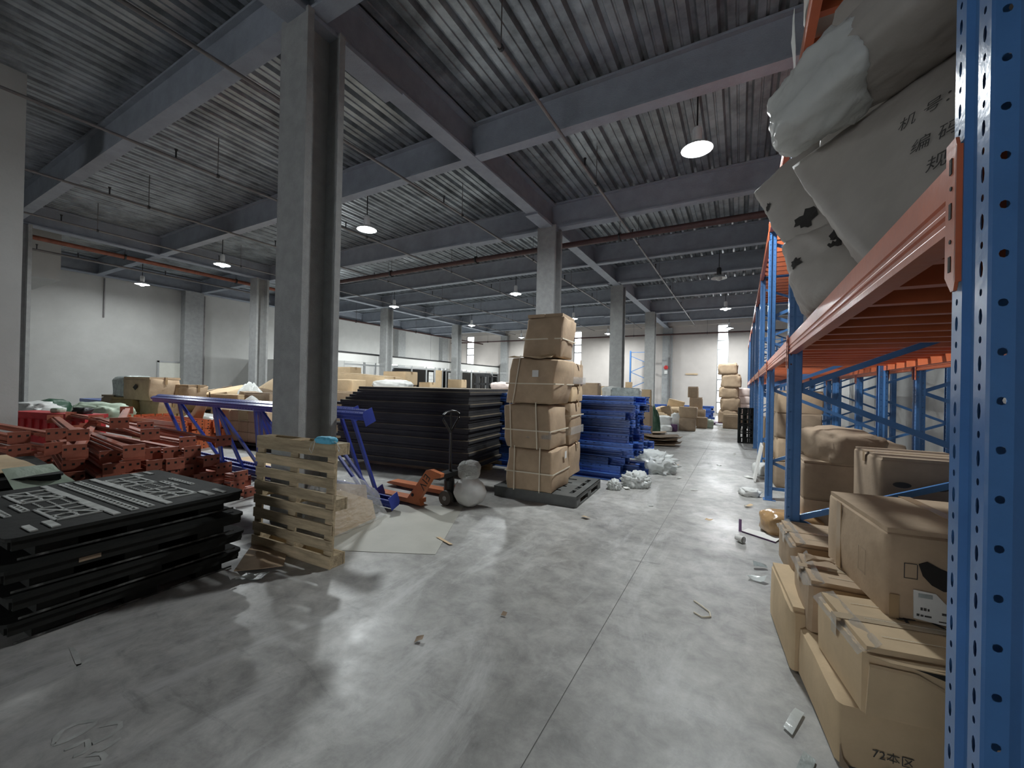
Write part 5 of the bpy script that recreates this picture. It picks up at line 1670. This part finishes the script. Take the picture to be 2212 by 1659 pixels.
for (cx, cy, n_, nm) in ((-1.92, 11.9, 7, 'near'), (-2.42, 13.5, 5, 'green tarp')):
    for k in range(n_):
        a = rnd.uniform(-.25, .25) + .15
        w, d_ = rnd.uniform(.75, 1.0), rnd.uniform(.45, .6)
        ca, sa = math.cos(a), math.sin(a)
        ox, oy = rnd.uniform(-.12, .12), rnd.uniform(-.1, .1)
        pts = [(cx + ox + ca * px_ - sa * py_, cy + oy + sa * px_ + ca * py_, .003 + .037 * k) for px_, py_ in ((-w / 2, -d_ / 2), (w / 2, -d_ / 2), (w / 2, d_ / 2), (-w / 2, d_ / 2))]
        o = sheet_mb(pts, 8, 5, .03, k + n_, .009, 2.2, .035).build('cardboard_sheet', M['card_grey'], smooth=50)
        where = 'in the loose pile at the blue stack end' if nm == 'near' else 'in the pile by the green tarp'
        tag(o, 'folded cardboard sheet, %s from the floor %s' % (ORD[k + 1], where), 'cardboard', 'loose cardboard sheets in the aisle')
for (lb, x, y, z, w, d, h, rz, m, tl) in (
        ('dark carton on the floor, lower of two beside white bags in the far aisle', -1.73, 16.75, 0, .56, .5, .46, .05, 'card_grey', (0, 0)),
        ('carton with strap, upper of two beside white bags in the far aisle', -1.73, 16.95, .47, .62, .5, .40, .02, 'card', (0, 0)),
        ('dark carton alone on the floor just past the strapped pair', -1.33, 18.2, 0, .38, .4, .42, 0, 'card_grey', (0, 0)),
        ('bottom carton of the slim stepped stack at the far aisle', -1.52, 19.3, .0, .45, .45, .70, 0, 'card_grey', (0, 0)),
        ('middle carton of the slim stepped stack at the far aisle', -1.68, 19.5, .705, .50, .4, .50, 0, 'card_grey', (0, 0)),
        ('top carton of the slim stepped stack at the far aisle', -1.80, 19.5, 1.21, .40, .4, .46, 0, 'card_grey', (0, 0)),
        ('pale tilted carton on the bag heap at the far aisle', -2.42, 18.5, .72, .62, .4, .36, 0, 'card_pale', (0, .22)),
        ('small leaning carton on the bag heap', -2.50, 17.2, .52, .36, .3, .34, 0, 'card', (0, -.3))):
    carton(lb, (x, y, z), (w, d, h), rz, 'far aisle goods', m, tilt=tl)
for (lb, x, y, z, sx, sy, sz, m) in (
        ('heap of tan paper sacks under the tilted carton', -2.6, 18.2, 0, 1.3, 1.2, .80, 'card_pale'),
        ('tan paper sack at the heap foot near the fourth column', -2.8, 17.0, 0, .7, .6, .6, 'card_pale'),
        ('round white sack beside the tarp bundle in the far aisle', -2.48, 16.2, .14, .54, .5, .40, 'bag_white'),
        ('flat white sack under the round one in the far aisle', -2.38, 15.9, 0, .45, .4, .22, 'bag_white'),
        ('white sack leaning on the strapped cartons in the far aisle', -2.12, 16.85, 0, .45, .4, .62, 'bag_white'),
        ('pale green sack at the foot of the lone dark carton', -1.08, 18.4, 0, .3, .35, .35, 'bag_green')):
    sack(lb, (x, y, z), (sx, sy, sz), .2, m, 'far aisle goods', rough=.08, fold=.1)
tag(carton_mb(.20, .2, .26, 77).build('small_box', M['purple']), 'small dark purple box on the floor among the far bags', 'box').location = (-2.1, 16.0, 0)
for lay in range(6):
    for j in range(3):
        o = link('rack_beam', hb3, None, (-2.9 + rnd.uniform(-.15, .15), 24.2 + .14 * j, .115 * lay))
        tag(o, 'blue rack beam, %s layer up, %s from the front, stack by the far wall' % (ORD[lay + 1], ORD[j + 1]), 'rack beam', 'blue stack by the far wall')
wk = ((-.45, .03), (-.38, .04), (-.44, .02), (-.36, .03), (-.50, .02))
zz_ = 0.12
tp = thing('plastic_pallet', 'dark purple pallet under the brown bundle tower', 'pallet', (-.55, 20.6, 0), 0)
MB().b2(-.55, .45, -.4, .4, .08, .115).build('deck_plate', M['purple'], tp)
for x in (-.5, 0, .36):
    MB().b2(x - .05, x + .08, -.4, .4, 0, .08).build('skid', M['purple'], tp)
for k, h in enumerate((.57, .54, .46, .56, .48)):
    sack('brown wrapped bundle, %s from the bottom of the tall bundle tower' % ORD[k + 1], (wk[k][0], 20.55, zz_), (.78, .7, h + .04), .0, 'card', 'tall bundle tower', 'bundle', 'bundle', e=.42, rough=.05, fold=.03, grid=CUBE_B)
    zz_ += h
carton('brown carton with ragged top on the floor before the bundle tower', (-.28, 18.9, 0), (.64, .5, .56), 0, 'far aisle goods', 'card')
for k in range(4):
    sack('pale pink sack, %s from the bottom of the stack by the far rack' % ORD[k + 1], (.20 - .02 * k, 21.6, .28 + .34 * k), (.62, .7, .38), .0, 'bag_pink', 'pale sacks by the far rack', rough=.05)
carton('carton under the pale pink sacks by the far rack', (.2, 21.6, 0), (.6, .6, .27), 0, 'far aisle goods', 'card_grey')
up = thing('black_pallet', 'black open-grid pallet standing upright against the rack in the aisle', 'pallet', (.16, 13.9, 0), .15)
for x in (-.19, -.07, .07, .19):
    MB().b2(x - .02, x + .02, -.06, -.02, 0, 1.05).build('grid_bar', M['black_plastic'], up)
for z in (.02, .17, .30, .36, .52, .58, .70, .85, 1.03):
    MB().b2(-.20, .20, -.055, -.025, z - .018, z + .018).build('grid_bar', M['black_plastic'], up)
for x in (-.16, 0, .16):
    for z in (.08, .50, .95):
        MB().b2(x - .045, x + .045, -.02, .08, z - .07, z + .07).build('block', M['black_plastic'], up)
    MB().b2(x - .04, x + .04, .08, .10, 0, 1.05).build('skid', M['black_plastic'], up)

# ------------------------------------------------------------------ litter and marks on the floor
def scrap(label, x, y, s, m='paper', rz=0.0, asp=.6, amp=.012, group=None, cat='paper', name='paper_scrap', seed=0):
    w, h = s / 2, s * asp / 2
    ca, sa = math.cos(rz), math.sin(rz)
    pts = [(x + ca * a - sa * b, y + sa * a + ca * b, .002) for a, b in ((-w, -h), (w * .9, -h * .8), (w, h), (-w * .8, h * .9))]
    o = sheet_mb(pts, 5, 4, amp, seed, .0015, 9.0).build(name, M[m])
    return tag(o, label, cat, group)
scrap('long cream cardboard strip lying across the hardboard sheet edge', -2.52, 3.19, .26, 'card_pale', -.35, .14, .012, None, 'cardboard', 'cardboard_strip', 2)
st = MB().tube([(-.27, 3.27, .006), (-.22, 3.22, .01), (-.16, 3.16, .006), (-.15, 3.10, .006), (-.20, 3.06, .008), (-.255, 3.10, .006)], .005, 6).build('cord', M['strap'])
tag(st, 'curl of white cord lying on the bare floor in the aisle', 'cord')
cu = thing('paper_cup', 'crushed white cup lying on the floor beside the flattened box', 'cup', (.02, 4.80, .035), (PI / 2, 0, .9))
MB().lathe([(0, -.04), (.026, -.04), (.036, .045), (.033, .045), (.024, -.036), (0, -.036)], 14).build('cup_body', M['paper'], cu, smooth=40)
MB().lathe([(0, -.032), (.020, -.032), (.022, -.026), (0, -.026)], 10).build('cup_dregs', M['orange_old'], cu)
scrap('grey crumpled leaf of paper nearest the cartons on the aisle floor', .175, 4.18, .12, 'bale_grey', .3, .5, .05, seed=5)
scrap('crumpled foil wrapper lying on the aisle floor beside the low cartons', .145, 3.90, .13, 'bag_film', -.3, .6, .08, None, 'wrapper', 'wrapper', 6)
scrap('small dark brown scrap on the floor before the wooden pallet', -1.66, 1.88, .05, 'card_grey', .5, .8, .04, seed=7)
scrap('small dark chip on the floor at the aisle middle', -1.36, 2.38, .035, 'card_grey', .1, .8, .03, seed=8)
scrap('torn grey paper at the corner of the black pallets', -3.30, 1.80, .20, 'bale_grey', .5, .5, .03, seed=9)
scrap('white torn paper piece touching the black pallet corner', -3.42, 1.72, .12, 'paper', -.3, .6, .03, seed=10)
scrap('clear tape strip on the floor at the low carton foot', .245, 2.33, .20, 'bag_film', 1.2, .22, .015, None, 'tape', 'tape_strip', 11)
scrap('silvery tape strip on the floor beside the handwritten carton', .255, 2.05, .20, 'bale_grey', 1.25, .25, .015, None, 'tape', 'tape_strip', 12)
for k, (x, y, s) in enumerate(((-1.55, 7.3, .16), (-1.8, 6.5, .12), (-1.72, 6.62, .10), (-1.5, 6.35, .14), (-1.57, 4.64, .10), (-.59, 6.84, .12), (-.9, 7.6, .10), (-1.1, 8.9, .12), (-.35, 9.4, .10), (-1.7, 8.4, .14), (.12, 6.3, .12), (.2, 7.4, .14), (.16, 8.4, .18), (-.3, 5.4, .08), (-1.0, 5.6, .07), (-.1, 11.2, .12))):
    scrap('small torn paper scrap lying on the concrete aisle floor', x, y, s, ('paper', 'card_pale', 'bag_film')[k % 3], k * .7, .55, .03, 'small scraps on the aisle floor', seed=20 + k)
sack('crumpled clear film heap at the aisle end of the blue stack', (-1.40, 7.95, 0), (.62, .5, .34), .3, 'bag_film', None, 'film', 'film_heap', rough=.30, fold=.32, freq=4.5, e=.9, grid=CUBE_B)
sack('yellowish crumpled film heap at the low corner of the blue stack', (-1.42, 6.60, 0), (.34, .3, .20), .3, 'bag_film', None, 'film', 'film_heap', rough=.30, fold=.32, freq=4.5, e=.9, grid=CUBE_B)
sack('crumpled foil ball beside the grey plastic pallet', (-1.66, 6.22, 0), (.16, .14, .13), .3, 'bag_film', None, 'wrapper', 'wrapper', rough=.30, fold=.32, freq=4.5, e=.9, grid=CUBE_B)
sack('crumpled white bag on the floor at the third rack frame', (.14, 7.0, 0), (.22, .2, .1), .3, 'bag_white', None, 'bag', 'plastic_bag', rough=.2, fold=.2)

def floor_mark(label, paths, w):
    mb = MB()
    for pts in paths:
        pts = [Vector((*p, .0015)) for p in pts]
        L, R_ = [], []
        for i, p in enumerate(pts):
            d = (pts[min(i + 1, len(pts) - 1)] - pts[max(i - 1, 0)]).normalized()
            nn = Vector((-d.y, d.x, 0)) * (w / 2) * (.7 + .5 * abs(math.sin(i * 1.7)))
            L.append(p + nn)
            R_.append(p - nn)
        for i in range(len(pts) - 1):
            mb.add([L[i], L[i + 1], R_[i + 1], R_[i]], ((0, 1, 2, 3),))
    return tag(mb.build('floor_marking', M['dusty_rib']), label, 'floor marking')
floor_mark('white painted looping figures on the dark floor near the front',
           [[(-2.492, 0.566), (-2.535, 0.585), (-2.559, 0.61), (-2.555, 0.658), (-2.508, 0.7), (-2.487, 0.688), (-2.469, 0.644), (-2.471, 0.603), (-2.488, 0.568)],
            [(-2.446, 0.698), (-2.424, 0.733), (-2.4, 0.75), (-2.367, 0.739), (-2.348, 0.696), (-2.36, 0.647)],
            [(-2.415, 0.581), (-2.408, 0.615), (-2.402, 0.644), (-2.357, 0.639), (-2.334, 0.617), (-2.344, 0.59)],
            [(-2.295, 0.721), (-2.289, 0.68), (-2.286, 0.651), (-2.3, 0.625), (-2.264, 0.652), (-2.232, 0.653), (-2.214, 0.635), (-2.251, 0.599)]], .020)
floor_mark('short white painted arrow on the floor by the black pallets', [[(-3.307, 0.811), (-3.192, 0.802), (-3.064, 0.783)], [(-3.099, 0.752), (-3.065, 0.788), (-3.094, 0.839)]], .022)
